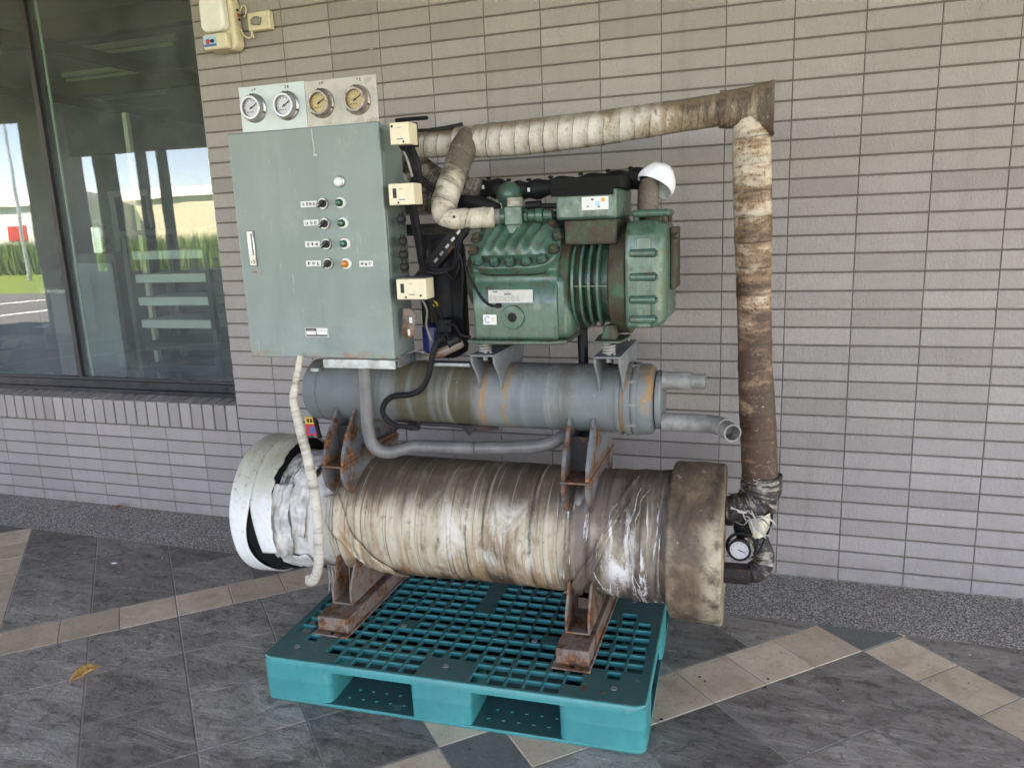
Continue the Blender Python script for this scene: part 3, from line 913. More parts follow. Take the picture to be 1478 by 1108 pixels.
MAT['cond'] = m_condenser(); MAT['drum'] = m_drum(); MAT['capR'] = m_capR(); MAT['capL'] = m_capL()
MAT['pipeH'] = fin_wrap(m_wrap('overhead_pipe_jacket', (.60, .57, .51), (.33, .25, .17), (.09, .062, .043), (.22, .95, -.11, .11), 1.6, .046, .9, .5))
MAT['pipeV'] = fin_wrap(m_wrap('riser_pipe_jacket', (.62, .555, .45), (.28, .172, .105), (.078, .043, .028), (.0, 1.0, -.015, .16), 2.4, .074, 0, 1.0, 0, 0.0))
MAT['pipeB'] = fin_wrap(m_wrap('branch_pipe_jacket', (.60, .545, .44), (.34, .28, .21), (.13, .105, .082), (.06, .26, .16, -.06), 3.0, .06))
MAT['pipeD'] = fin_wrap(m_wrap('grimy_pipe_jacket', (.30, .265, .22), (.075, .058, .046), (.022, .018, .015), None, 3.6))
MAT['elbow'] = fin_wrap(m_wrap('charred_elbow_jacket', (.42, .38, .32), (.045, .036, .03), (.014, .012, .011), (-1, 1, .03, .07), 4.5))
MAT['rope'] = fin_wrap(m_wrap('tape_wrapped_line', (.58, .545, .47), (.47, .43, .36), (.22, .19, .15), None, 2.6, 0, 0, .25), .6)
MAT['rope2'] = simple('pale_tape', (.42, .37, .29), .7, 0, .3, 60, .3)
MAT['film'] = simple('torn_white_film', (.52, .50, .46), .62, 0, .35, 18, .5, .3)
MAT['gfilm'] = simple('grey_dirty_film', (.3, .285, .26), .4, 0, .5, 30, .3)
MAT['blackfoam'] = simple('black_foam', (.008, .008, .008), .85, 0, .3, 60, .3, .2)
MAT['rubber'] = simple('black_rubber', (.008, .008, .009), .65, 0, .3, 40, 0, .25)
MAT['blackplast'] = simple('black_plastic', (.006, .006, .008), .55, 0, .25, 30, 0, .25)
MAT['conduit'] = simple('grey_conduit', (.125, .122, .118), .45, 0, .25, 14)
MAT['tubgrey'] = simple('weathered_grey_pipe', (.2, .195, .18), .55, 0, .28, 22, .15)
MAT['cream'] = simple('cream_plastic', (.70, .60, .43), .45, 0, .06, 30)
MAT['white'] = simple('white_plastic', (.72, .72, .70), .4, 0, .05, 20)
MAT['yel'] = simple('aged_cream_plastic', (.62, .55, .40), .42, 0, .08, 14)
MAT['bluish'] = simple('pale_grey_plate', (.48, .55, .53), .45, 0, .07, 12)
MAT['stainpl'] = None
t = NT('stained_clear_plate'); f = t.noise(t.vec('Object'), 16, 6, .7)
MAT['stainpl'] = t.out(t.ramp(f, [(.3, (.36, .335, .28)), (.55, (.44, .42, .36)), (.72, (.25, .2, .14))]), .4)
MAT['galv'] = simple('galvanised_angle', (.42, .44, .43), .42, .5, .3, 26, .1)
MAT['chrome'] = simple('gauge_chrome', (.42, .41, .40), .34, .8, .15, 40)
MAT['rustch'] = simple('corroded_bezel', (.30, .25, .22), .4, .6, .45, 60)
MAT['dialw'] = simple('dial_white', (.50, .50, .52), .35, 0, .06, 40)
MAT['dialy'] = simple('dial_yellowed', (.42, .31, .13), .35, 0, .2, 40)
MAT['ink'] = simple('black_ink', (.018, .018, .02), .6)
MAT['inkblue'] = simple('blue_ink', (.05, .1, .3), .6)
MAT['paper'] = simple('label_paper', (.62, .64, .62), .5, 0, .04, 20)
MAT['plate'] = simple('printed_plate', (.40, .40, .375), .4, .2, .1, 60)
MAT['lens_g'] = simple('green_lens', (.008, .075, .045), .15)
MAT['lens_o'] = simple('amber_lens', (.5, .16, .02), .2)
MAT['lens_w'] = simple('white_lens', (.68, .68, .66), .25)
MAT['blue'] = simple('blue_enamel', (.006, .010, .085), .25)
MAT['copper'] = simple('dull_copper', (.2, .11, .07), .45, .6, .3, 30)
MAT['stain'] = simple('pale_drip', (.42, .46, .43), .5)
MAT['wcap'] = simple('white_foam_cap', (.76, .78, .80), .6, 0, .03, 20, .2)
MAT['orange'] = simple('orange_print', (.7, .3, .05), .5)
MAT['redp'] = simple('red_print', (.5, .03, .035), .5)
MAT['yelp'] = simple('yellow_print', (.68, .4, .03), .5)
MAT['cyanp'] = simple('pale_blue_print', (.3, .5, .62), .5)
# ------------------------------------------------------------------ the machine: one welded unit, built in its own frame
CH = empty('water_chiller', (-.9, -.78, 0), .02)
tag(CH, 'old industrial water chiller with green compressor and grey control cabinet on a pallet', 'chiller')
PI = math.pi
# ---- lower drum (wrapped shell)
DR, DZ = .205, .450
def drum_r(x, a):
    """a = 0 is up, a = -pi/2 ... measured so that -y is towards the camera"""
    r = DR + .004 * nz(x * 5, math.cos(a) * 1.2, math.sin(a) * 1.2) + .0032 * nz(x * 17 + 3, math.cos(a) * 2.1, math.sin(a) * 2.1)
    r += .0016 * nz(x * 46, math.cos(a) * 3 + x, math.sin(a) * 3)
    w = (x * 15 + .25 * nz(x * 3, math.cos(a), math.sin(a))) % 1.0
    r += .0012 * (1 - w)
    e = 1.0 if x > .38 or x < -.52 else 0.0
    if e:
        r += .007 * abs(nz(x * 9 + math.sin(a) * 2.0, math.cos(a) * 3, math.sin(a) * 5)) + .004 * abs(nz(x * 30 + 4 * math.sin(a), math.cos(a) * 7, 2))
    return r
def shell(fn, x0, x1, nx, na, zc, name, mat, parent, xo=0.0, close=True, y0=0.0, ang=50):
    mb = MB()
    for i in range(nx + 1):
        x = x0 + (x1 - x0) * i / nx
        for k in range(na):
            a = 2 * PI * k / na
            r = fn(x, a)
            mb.tc[len(mb.v)] = (x - xo, -math.sin(a) * r, math.cos(a) * r)
            mb.v.append((x, y0 - math.sin(a) * r, zc + math.cos(a) * r))
    for i in range(nx):
        for k in range(na):
            k2 = (k + 1) % na
            mb.f.append((i * na + k, i * na + k2, (i + 1) * na + k2, (i + 1) * na + k)); mb.mi.append(0)
    if close:
        mb.f.append(tuple(range(na))); mb.mi.append(0)
        mb.f.append(tuple(nx * na + k for k in range(na))); mb.mi.append(0)
    return mb.build(name, mat, parent, ang=ang)
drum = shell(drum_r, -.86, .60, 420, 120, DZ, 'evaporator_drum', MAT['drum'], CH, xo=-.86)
drum['label'] = 'big lower drum wrapped in dirty peeling insulation'
def capR_r(x, a):
    s = (x - .578) / .160
    r = .245 + .0025 * math.sin(s * PI) + .003 * nz(x * 5, math.cos(a) * 1.5, math.sin(a) * 1.5) + .0012 * nz(x * 30, math.cos(a) * 6, math.sin(a) * 6)
    if s < .05: r -= .010 * (1 - s / .05) ** 2
    if s > .96: r -= .007 * ((s - .96) / .04) ** 2
    low = max(0.0, -math.cos(a)) ** 6
    r += low * (.030 * s ** 2 + .006 * math.sin(s * 5))
    return r
shell(capR_r, .578, .738, 44, 140, DZ - .004, 'end_cap', MAT['capR'], drum, xo=.578)['label'] = 'brown grimy end cap of the drum'
# left cap: open ring of torn white jacket round black foam
XL = -.925
def capL_edge(a):
    """torn right edge of the white jacket"""
    d = a if a < PI else a - 2 * PI                     # towards the camera is +pi/2
    e = .165 + .012 * nz(math.cos(a) * 3, math.sin(a) * 3, 1)
    if .9 < d < 2.35: e += .01
    if d > 2.3 or d < -2.6: e -= .09 * min(1, (abs(d) - 2.3) / .35) if abs(d) > 2.3 else 0
    return e
def ringsurf(x0f, x1f, rf, a0, a1, nx, na, name, mat, parent, thick):
    mb = MB()
    for i in range(na + 1):
        a = a0 + (a1 - a0) * i / na
        for k in range(nx + 1):
            x = x0f(a) + (x1f(a) - x0f(a)) * k / nx
            r = rf(x, a)
            mb.tc[len(mb.v)] = (x - XL, -math.sin(a) * r, math.cos(a) * r)
            mb.v.append((x, -math.sin(a) * r, DZ + .008 + math.cos(a) * r))
    for i in range(na):
        for k in range(nx):
            q = i * (nx + 1) + k
            mb.f.append((q, q + 1, q + nx + 2, q + nx + 1)); mb.mi.append(0)
    return mb.build(name, mat, parent, solid=thick, ang=60)
def capL_r(x, a):
    s = (x - XL) / .17
    return .257 - .010 * s + .004 * nz(x * 6, math.cos(a) * 2, math.sin(a) * 2) - (.012 * (1 - s / .1) ** 2 if s < .1 else 0)
slit = lambda a: (max(0.0, math.sin(min(PI, max(0, (a - 1.25) / 1.3 * PI)))) ** 1.3)
# outer band (left of the slit) goes all round, inner band hangs between crown and slit
ringsurf(lambda a: XL, lambda a: XL + .085 - .022 * slit(a) if 1.2 < a < 2.65 else XL + .087, capL_r, -PI, PI, 8, 120, 'torn_jacket', MAT['capL'], drum, .004)
ringsurf(lambda a: XL + .0875 + .03 * slit(a) * (1 if a > 1.25 else 0), lambda a: XL + capL_edge(a) + .006 * nz(a * 9, 3, 1),
         lambda x, a: capL_r(x, a) + .006 * slit(a) + .003 * nz(x * 20, a * 3, 5), -2.2, 1.96, 8, 110, 'torn_jacket', MAT['capL'], drum, .004)
shell(lambda x, a: .243 - .004 * ((x - XL) / .1), XL + .006, XL + .155, 6, 90, DZ + .008, 'foam_core', MAT['blackfoam'], drum)
# hanging shreds of film on the left end and diagonal film round the saddles
def patch(pts_a, pts_b, n, m, lift, name, mat, wr=.004, seed=0.0, par=None):
    """film on the drum between two lists of (x, angle); lift above the shell"""
    def on(P, t):
        q = t * (len(P) - 1); i = min(len(P) - 2, int(q)); f = q - i
        return (P[i][0] + (P[i + 1][0] - P[i][0]) * f, P[i][1] + (P[i + 1][1] - P[i][1]) * f)
    mb = MB()
    def fn(u, v):
        a, b = on(pts_a, u), on(pts_b, u)
        x = a[0] + (b[0] - a[0]) * v; g = a[1] + (b[1] - a[1]) * v
        x += .007 * nz(u * 9 + seed, v * 3, seed)
        r = drum_r(x, g) + lift + wr * nz(x * 24 + seed, g * 4 + v * 6, seed) + wr * .8 * abs(nz(v * 8 + seed, u * 2, seed * 2))
        return (x, -math.sin(g) * r, DZ + math.cos(g) * r)
    mb.grid(fn, n, m)
    for k, q in enumerate(mb.v): mb.tc[k] = (q[0] + .86, q[1], q[2] - DZ)
    return mb.build(name, mat, par or drum, solid=.0018, ang=60)
patch([(-.80, .9), (-.79, 1.3), (-.77, 1.75), (-.775, 2.1)], [(-.70, .85), (-.70, 1.3), (-.69, 1.8), (-.715, 2.05)], 40, 16, .016, 'film_shred', MAT['film'], .014, 1.3)
patch([(-.71, .55), (-.70, 1.1), (-.69, 1.6)], [(-.63, .5), (-.63, 1.05), (-.645, 1.75)], 40, 14, .010, 'film_shred', MAT['film'], .014, 4.1)
patch([(-.79, 2.1), (-.78, 2.5), (-.80, 2.9)], [(-.66, 2.05), (-.64, 2.5), (-.66, 2.9)], 18, 10, .012, 'film_shred', MAT['film'], .010, 6.6)
patch([(-.57, 1.0), (-.55, 1.5), (-.46, 2.1), (-.38, 2.5)], [(-.52, .95), (-.47, 1.5), (-.38, 2.1), (-.30, 2.5)], 40, 12, .008, 'film_shred', MAT['drum'], .009, 8.2)
patch([(.47, .25), (.43, .8), (.36, 1.5), (.27, 2.2), (.24, 2.5)], [(.49, .25), (.455, .8), (.385, 1.5), (.32, 2.2), (.30, 2.5)], 40, 8, .010, 'film_shred', MAT['drum'], .008, 5.7)
for k, (a, b, sd) in enumerate((((.49, .45), (.452, 1.5), 1.0), ((.462, 1.3), (.49, 2.55), 3.0), ((.515, .35), (.475, 1.25), 7.0), ((.478, 1.7), (.515, 2.6), 5.0), ((.425, .75), (.345, 1.75), 9.0), ((.475, .4), (.425, 1.05), 11.0), ((.35, 1.75), (.40, 2.4), 13.0))):
    pts = []
    for i in range(26):
        u = i / 25; x = a[0] + (b[0] - a[0]) * u + .012 * nz(u * 4, sd, 1); g = a[1] + (b[1] - a[1]) * u
        r = drum_r(x, g) + .001
        pts.append((x, -math.sin(g) * r, DZ + math.cos(g) * r))
    MB().tube(pts, [max(.0006, (.0010 + .0030 * abs(nz(i * .5, sd, 3))) * math.sin(PI * (i + .5) / 26) ** .5) for i in range(26)], 6).build('film_crease', MAT['film'] if k != 2 else MAT['gfilm'], drum)
# plastic drips under the left end
mb = MB()
for k in range(7):
    x = -.615 + k * .013; l = random.uniform(.05, .13)
    mb.tube([(x, -.135, .29), (x + .004, -.14, .29 - l * .5), (x - .003, -.145, .29 - l)], [.006, .004, .0015], 6)
mb.build('film_drip', MAT['gfilm'], drum)
# ---- feet and saddles
for xc, w in ((-.491, .122), (.318, .110)):
    f = MB()
    prof = [(-w / 2 - .0, .1510), (-w / 2, .1570), (-w / 2 + .012, .1570), (-w / 2 + .012, .206), (w / 2 - .012, .206), (w / 2 - .012, .157), (w / 2, .157), (w / 2, .151)]
    f.box(xc - w / 2 + .004, xc + w / 2 - .004, -.335, .335, .1575, .205)
    f.box(xc - w / 2 - .004, xc + w / 2 + .004, -.362, -.3355, .1508, .1568).box(xc - w / 2 - .004, xc + w / 2 + .004, -.335, .362, .1508, .1572)
    fo = f.build('foot', MAT['foot'], CH, bevel=.004)
    MB().cyl((xc + .004, -.35, .1566), (xc + .004, -.35, .1602), .007, n=10).build('bolt_hole', MAT['blackfoam'], fo)
def arc_cut(r, zc, zlo, y0, n=9):
    pts = []
    for i in range(n + 1):
        y = y0 + (-2 * y0) * i / n
        pts.append((y, zc - math.sqrt(max(1e-6, r * r - y * y))))
    return pts
for xc, w in ((-.503, .076), (.3145, .079)):
    # lower saddle: bottom plate and two side plates hollowed for the drum
    s = MB()
    s.box(xc - w / 2, xc + w / 2, -.248, .248, .2066, .213)
    side = [(-.248, .2135), (-.248, .262), (-.20, .352)] + [(y, z) for y, z in arc_cut(.197, DZ, .3, -.175, 8)] + [(.20, .352), (.248, .262), (.248, .2135)]
    for sx in (-1, 1):
        x = xc + sx * (w / 2 - .004)
        s.prism(side, 'x', x - .004, x + .004)
    s.box(xc - w / 2 + .0085, xc + w / 2 - .0085, -.10, -.094, .2135, .252)
    s.build('drum_saddle', MAT['foot'], CH, bevel=.0015, seg=1)
for xc, w in ((-.512, .078), (.309, .083)):
    # upper saddle: yoke over the drum, plate, cradle under the condenser
    s = MB()
    s.box(xc - w / 2 - .004, xc + w / 2 + .004, -.222, .20, .682, .689)
    dn = [(-.222, .6815), (-.222, .652), (-.206, .612), (-.162, .572)] + [(-.155 + .31 * i / 10, DZ + math.sqrt(.207 ** 2 - (-.155 + .31 * i / 10) ** 2) - .008) for i in range(0, 11)] + [(.162, .572), (.2, .6815)]
    up = [(-.216, .6895), (-.210, .725), (-.178, .778), (-.135, .826), (-.104, .859)] + [(-.10 + .2 * i / 8, .90 - math.sqrt(.106 ** 2 - (-.1 + .2 * i / 8) ** 2)) for i in range(1, 8)] + [(.105, .858), (.165, .822), (.19, .6895)]
    for sx in (-1, 1):
        x = xc + sx * (w / 2 - .0045)
        s.prism(dn, 'x', x - .0055, x + .0055)
        s.prism(up, 'x', x - .0055, x + .0055)
    s.box(xc - w / 2 + .0102, xc + w / 2 - .0102, .05, .055, .6895, .80)
    so_ = s.build('condenser_saddle', MAT['rust2'], CH, bevel=.0014, seg=1)
    MB().box(xc - w / 2 + .0104, xc + w / 2 - .0104, -.115, -.109, .6898, .80).build('shade_plate', MAT['drust'], so_)  # dark plate put in to stand for the shade between the side plates
# ---- condenser
CZ, CR = .900, .108
def cond_r(x, a): return CR + .0004 * nz(x * 8, math.cos(a) * 2, math.sin(a) * 2)
cond = MB()
prof = [(0, .092), (.004, .104), (.006, .108), (1.235, .108), (1.24, .104)]
cond.lathe([(0, .060), (.012, .098), (.02, .106), (.03, .108), (.062, .108), (.0625, .1105), (.070, .1105), (.0705, .108), (1.105, .108), (1.1055, .1135), (1.118, .1135), (1.1185, .109), (1.132, .109), (1.1325, .1165), (1.150, .1165), (1.1505, .110), (1.157, .110)], (-.693, 0, CZ), (1, 0, 0), 72)
cond = cond.build('condenser_shell', MAT['cond'], CH, ang=30)
cond['label'] = 'grey painted condenser cylinder with rust rings'
MB().lathe([(0, .1155), (.012, .1158), (.0125, .111), (.04, .1105), (.052, .106), (.06, .09), (.062, .0001)], (.4645, 0, CZ), (1, 0, 0), 64).build('end_cover', MAT['cond'], cond, ang=30)
MB().lathe([(0, .086), (.003, .092), (.014, .092), (.019, .086), (.0195, .0001)], (.527, 0, CZ), (1, 0, 0), 56).build('end_plate', MAT['cond'], cond, ang=30)
for k in range(10):
    a = k * PI / 5 + .25
    y, z = -math.sin(a) * .103, CZ + math.cos(a) * .103
    MB().cyl((.448, y * 1.075, CZ + (z - CZ) * 1.075), (.478, y * 1.075, CZ + (z - CZ) * 1.075), .0065, n=6).build('cover_bolt', MAT['tubgrey'], cond)
MB().lathe([(0, .030), (.006, .0275), (.085, .0275), (.0855, .0235), (.128, .0235), (.128, .0195), (.10, .0195), (.10, .0001)], (.5465, -.02, .965), (1, 0, 0), 28).build('water_stub', MAT['tubgrey'], cond, ang=30)
pth = [(.5465, -.035, .838), (.57, -.035, .838), (.62, -.035, .838), (.668, -.035, .838)] + [(.668 + .075 * math.sin(a), -.035 - .075 * (1 - math.cos(a)), .838) for a in (.2, .4, .6, .8, 1.0, 1.15)]
e_ = Vector(pth[-1]); d_ = Vector((math.cos(1.15), -math.sin(1.15), .0))
mb = MB().tube(pth, [.031] + [.028] * (len(pth) - 1), 28, cap=False)
mb.lathe([(-.002, .029), (.0, .0305), (.008, .0305), (.0085, .0265), (.055, .0265), (.055, .0215), (.0, .0215), (0, .0001)], e_, d_, 28)
mb.build('water_elbow', MAT['tubgrey'], cond, ang=30)
MB().box(-.63, -.60, -.11, -.095, .985, .995).build('shell_clip', MAT['galv'], cond)
mb = MB(); mb.tube(smooth([(-.35, -.06, .815), (-.24, -.07, .806), (-.15, -.075, .808), (-.05, -.07, .80), (.02, -.05, .797)], 5), .006, 8); mb.box(-.29, -.26, -.085, -.055, .785, .812); mb.prism([(-.10, .80), (-.05, .80), (-.075, .775)], 'y', -.08, -.075)
mb.build('drain_fitting', MAT['drust'], cond)
# ---- mounting channels and springs under the compressor
for xc in (.015, .402):
    s = MB(); h = .040
    s.box(xc - h, xc + h, -.168, .17, 1.056, 1.062)
    sd = [(-.168, 1.0555), (-.165, 1.035), (-.118, .985)] + [(-.10 + .2 * i / 8, CZ + math.sqrt(.1075 ** 2 - (-.1 + .2 * i / 8) ** 2)) for i in range(0, 9)] + [(.118, .985), (.17, 1.0555)]
    for sx in (-1, 1):
        x = xc + sx * (h - .0035)
        s.prism(sd, 'x', x - .0035, x + .0035)
    s.build('mount_channel', MAT['bracket'], CH, bevel=.0014, seg=1)
    for y in (-.135, .13):
        sp = MB()
        pts = [(xc + .017 * math.cos(k * .45), y + .017 * math.sin(k * .45), 1.0655 + k * .0006) for k in range(54)]
        sp.tube(pts, .0042, 6).cyl((xc, y, 1.0622), (xc, y, 1.1), .008, n=10)
        sp.cyl((xc, y, 1.040), (xc, y, 1.0555), .008, n=6)
        sp.build('mount_spring', MAT['tubgrey'], CH)
# ---- compressor
body = MB()
prof = [(-.190, 1.112), (-.1915, 1.20), (-.190, 1.262), (-.172, 1.288), (-.176, 1.308), (-.188, 1.318), (-.070, 1.436), (0, 1.40), (.070, 1.436), (.188, 1.318), (.183, 1.275), (.173, 1.20), (.168, 1.112)]
body.prism(prof, 'x', .000, .262)
comp = body.build('compressor', MAT['green'], CH, bevel=.016, seg=3, ang=50)
comp['label'] = 'green cast iron compressor body'
cs = MB().prism([(-.012, -.188), (.03, -.196), (.24, -.190), (.285, -.17), (.285, .18), (-.012, .188)], 'z', 1.0985, 1.1115)
cs.build('base_flange', MAT['green'], comp, bevel=.004)
mb = MB().box(-.028, .04, -.172, -.10, 1.0990, 1.1085).lathe([(0, .022), (.008, .021), (.022, .011), (.026, .0001)], (.015, -.137, 1.1116), (0, 0, 1), 16)
mb.build('mount_lug', MAT['green'], comp, bevel=.002)
# front panel recess under the head, and ribs of the casting
MB().prism([(.215, -.165), (.262, -.178), (.30, -.14), (.30, .14), (.262, .17), (.215, .16)], 'z', 1.1116, 1.30).build('side_bulge', MAT['green'], comp, bevel=.02, seg=3, ang=60)
# cylinder heads: stadium-shaped covers on the slanted banks
def head(sgn):
    cy, cz = -.1315 * sgn, 1.3795
    nrm = Vector((0, -.707 * sgn, .707)); upv = Vector((0, .707 * sgn, .707)); ex = Vector((1, 0, 0))
    c0 = Vector((.129, cy, cz))
    Mx = Matrix((( ex.x, upv.x, nrm.x, c0.x), (ex.y, upv.y, nrm.y, c0.y), (ex.z, upv.z, nrm.z, c0.z), (0, 0, 0, 1)))
    def stadium(hw, hh, rad, n=8):
        pts = []
        for cx_, cy_, a0 in ((hw - rad, hh - rad, 0), (-hw + rad, hh - rad, 90), (-hw + rad, -hh + rad, 180), (hw - rad, -hh + rad, 270)):
            for k in range(n + 1):
                a = R(a0 + 90 * k / n); pts.append((cx_ + rad * math.cos(a), cy_ + rad * math.sin(a)))
        return pts
    h = MB(); h.prism(stadium(.136, .094, .07), 'z', -.012, .022, M=Mx)
    hd = h.build('cylinder_head', MAT['green'], comp, bevel=.006, seg=3, ang=50)
    g = MB(); g.prism(stadium(.1345, .0925, .068), 'z', -.0155, -.0122, M=Mx); g.build('head_gasket', MAT['ink'], comp)
    # crowned middle with running ribs
    q = MB()
    def fn(u, v):
        x = -.112 + .224 * u; y = -.046 + .128 * v
        e = (1 - abs(2 * u - 1) ** 5) * (1 - abs(2 * v - 1) ** 5)
        rib = .5 + .5 * math.cos((x + .018 * math.cos(v * 3.0)) / .0365 * 2 * PI)
        return Mx @ Vector((x, y, .021 + e * (.016 + .011 * rib ** 2)))
    q.grid(fn, 72, 20); q.build('head_rib', MAT['green'], comp, ang=60)
    for (x, y) in ((-.098, -.068), (-.048, -.074), (0, -.075), (.048, -.074), (.094, -.066), (.123, -.030), (.126, .022), (.105, .068), (-.125, -.026), (-.127, .024), (-.106, .068)):
        b = MB(); b.lathe([(.0215, .0155), (.0245, .0155), (.0248, .0122), (.037, .0122), (.0385, .0095), (.0386, .0001)], (0, 0, 0), (0, 0, 1), 6)
        b.lathe([(.0215, .0185), (.0226, .0185)], (0, 0, 0), (0, 0, 1), 16, 1)
        for i, p in enumerate(b.v): b.v[i] = tuple(Mx @ (Vector(p) + Vector((x, y, 0))))
        b.build('head_bolt', [MAT['dgreen'] if random.random() < .5 else MAT['green'], MAT['ink']], comp)
head(1); head(-1)
# left end cover
MB().lathe([(0, .115), (.02, .115), (.022, .108), (.05, .104), (.058, .09), (.06, .0001)], (.0, .01, 1.285), (-1, 0, 0), 40).build('end_cover', MAT['dgreen'], comp, bevel=.002)
mb = MB()
for k in range(8):
    mb = MB(); a = k * PI / 4 + .3; mb.cyl((-.02, .01 + .108 * math.cos(a), 1.285 + .108 * math.sin(a)), (-.032, .01 + .108 * math.cos(a), 1.285 + .108 * math.sin(a)), .009, n=6)
    mb.build('cover_bolt', MAT['green'], comp)
# motor part
MB().lathe([(0, .150), (.006, .160), (.036, .160), (.04, .150), (.07, .138)], (.252, 0, 1.268), (1, 0, 0), 48).build('rear_flange', MAT['dgreen'], comp, bevel=.003)
MB().lathe([(0, .126), (.15, .126)], (.30, 0, 1.268), (1, 0, 0), 48).build('motor_barrel', MAT['green'], comp)
def fin(x):
    pts = [(-.126 * math.cos(a), 1.268 + .126 * math.sin(a)) for a in [R(-62 + 124 * k / 16) for k in range(17)]]
    outer = []
    for k in range(17):
        a = R(58 - 116 * k / 16)
        rr = .173 - .010 * (abs(k - 8) / 8) ** 4
        outer.append((-rr * math.cos(a), 1.268 + rr * math.sin(a) * .92))
    return MB().prism(pts + outer, 'x', x - .0038, x + .0038)
for k, x in enumerate((.303, .3275, .352, .3765)):
    fin(x).build('cooling_fin', MAT['green'], comp, bevel=.0012, seg=1)
MB().box(.298, .405, -.166, -.12, 1.2665, 1.2695).build('fin_web', MAT['green'], comp)
MB().lathe([(0, .150), (.004, .160), (.012, .162), (.05, .162), (.056, .152)], (.402, 0, 1.272), (1, 0, 0), 48).build('motor_flange', MAT['dgreen'], comp, bevel=.002)
# end bell with lengthwise bosses
eb = MB()
A = [(-.166, 1.20), (-.160, 1.145), (.16, 1.145), (.17, 1.2), (.17, 1.38), (.12, 1.447), (-.12, 1.447), (-.160, 1.415), (-.168, 1.36)]
B_ = [(.0 + (y) * .80, 1.285 + (z - 1.285) * .90) for y, z in A]
i0 = 0
for x, P_ in ((.456, A), (.535, A), (.568, B_), (.571, [(y * .6, 1.285 + (z - 1.285) * .7) for y, z in A])):
    eb.v += [(x, y, z) for y, z in P_]
n = len(A)
for l in range(3):
    for k in range(n):
        k2 = (k + 1) % n; eb.f.append((l * n + k, l * n + k2, (l + 1) * n + k2, (l + 1) * n + k)); eb.mi.append(0)
eb.f.append(tuple(range(n))); eb.mi.append(0); eb.f.append(tuple(3 * n + k for k in range(n))); eb.mi.append(0)
eb.build('end_bell', MAT['green'], comp, bevel=.010, seg=3, ang=50)
for z in (1.358, 1.292, 1.228, 1.172):
    mb = MB().lathe([(0, .004), (.004, .0115), (.070, .0125), (.0755, .0115), (.076, .0001)], (.468, -.1655, z), (1, 0, 0), 16)
    mb.cyl((.5445, -.168, z), (.549, -.168, z), .008, n=6)
    mb.build('bolt_boss', MAT['green'], comp)
MB().box(.49, .53, -.1672, -.163, 1.15, 1.40).build('bell_rib', MAT['green'], comp, bevel=.001)
MB().cyl((.50, -.175, 1.196), (.50, -.16, 1.196), .010, n=12).build('drain_plug', MAT['green'], comp)
MB().box(.5715, .586, -.06, .09, 1.245, 1.425).cyl((.578, -.055, 1.40), (.596, -.055, 1.40), .011, n=6).build('bell_plate', MAT['dgreen'], comp, bevel=.004)
# foot on the right channel
MB().prism([(.362, -.155), (.44, -.155), (.452, -.02), (.352, -.02)], 'z', 1.0995, 1.1065).build('mount_lug', MAT['green'], comp, bevel=.002)
MB().prism([(.378, 1.107), (.424, 1.107), (.418, 1.15), (.392, 1.15)], 'y', -.135, -.085).build('mount_leg', MAT['dgreen'], comp, bevel=.004)
# neck and terminal box
MB().box(.278, .430, -.145, .12, 1.385, 1.4565).build('motor_neck', MAT['dgreen'], comp, bevel=.008)
MB().box(.262, .436, -.172, .10, 1.457, 1.541).build('terminal_box', MAT['green'], comp, bevel=.008, seg=3)
MB().box(.252, .446, -.184, .112, 1.541, 1.572).box(.252, .43, -.186, -.1845, 1.522, 1.541).build('box_lid', MAT['blackfoam'], comp, bevel=.004)
for x in (.296, .322): MB().lathe([(0, .0105), (.002, .0105), (.0021, .0085), (.0022, .0001)], (x, -.172, 1.502), (0, -1, 0), 20).build('knockout', MAT['green'], comp)
mb = MB().box(.338, .414, -.1745, -.1722, 1.482, 1.518, 0)
mb.box(.365, .372, -.1752, -.1746, 1.508, 1.513, 1).box(.394, .404, -.1752, -.1746, 1.503, 1.514, 2).box(.378, .390, -.1752, -.1746, 1.492, 1.505, 3).box(.352, .358, -.1752, -.1746, 1.49, 1.4935, 1).box(.384, .39, -.1752, -.1746, 1.488, 1.4915, 1)
for k in range(4): mb.box(.343, .362, -.1752, -.1746, 1.511 - k * .0045, 1.5118 - k * .0045, 4)
mb.build('wiring_label', [MAT['paper'], MAT['ink'], MAT['orange'], MAT['cyanp'], MAT['plate']], comp, flat=True)
# name plate with printed lines (the code square left out), small sticker with a ring
mb = MB().box(.055, .192, -.1965, -.1937, 1.2245, 1.2625, 0)
mb.box(.069, .084, -.1972, -.1966, 1.2555, 1.2585, 1).box(.104, .126, -.1972, -.1966, 1.2485, 1.252, 1).box(.100, .122, -.1972, -.1966, 1.2555, 1.2575, 2)
for r_ in range(6):
    x = .060
    while x < .150:
        w = random.uniform(.004, .016); mb.box(x, min(x + w, .152), -.1971, -.1966, 1.2295 + r_ * .0031, 1.2306 + r_ * .0031, 2); x += w + random.uniform(.002, .006)
mb.build('name_plate', [MAT['plate'], MAT['ink'], MAT['tubgrey']], comp, flat=True)
mb = MB().box(.035, .077, -.1960, -.1937, 1.1595, 1.1895, 0)
mb.tube([(.0485 + .0075 * math.cos(k * PI / 9), -.1963, 1.1745 + .0088 * math.sin(k * PI / 9)) for k in range(2, 17)], .0012, 5, 1)
for k in range(4): mb.box(.060, .072, -.1965, -.1960, 1.168 + k * .004, 1.1690 + k * .004, 2)
mb.build('refrigerant_sticker', [MAT['paper'], MAT['inkblue'], MAT['orange']], comp, flat=True)
mb = MB().lathe([(0, .035), (.006, .035), (.008, .033), (.0085, .0142), (.004, .0140)], (.128, -.1925, 1.182), (0, -1, 0), 40)
mb.lathe([(.0035, .0139), (.004, .0001)], (.128, -.1925, 1.182), (0, -1, 0), 24, 1)
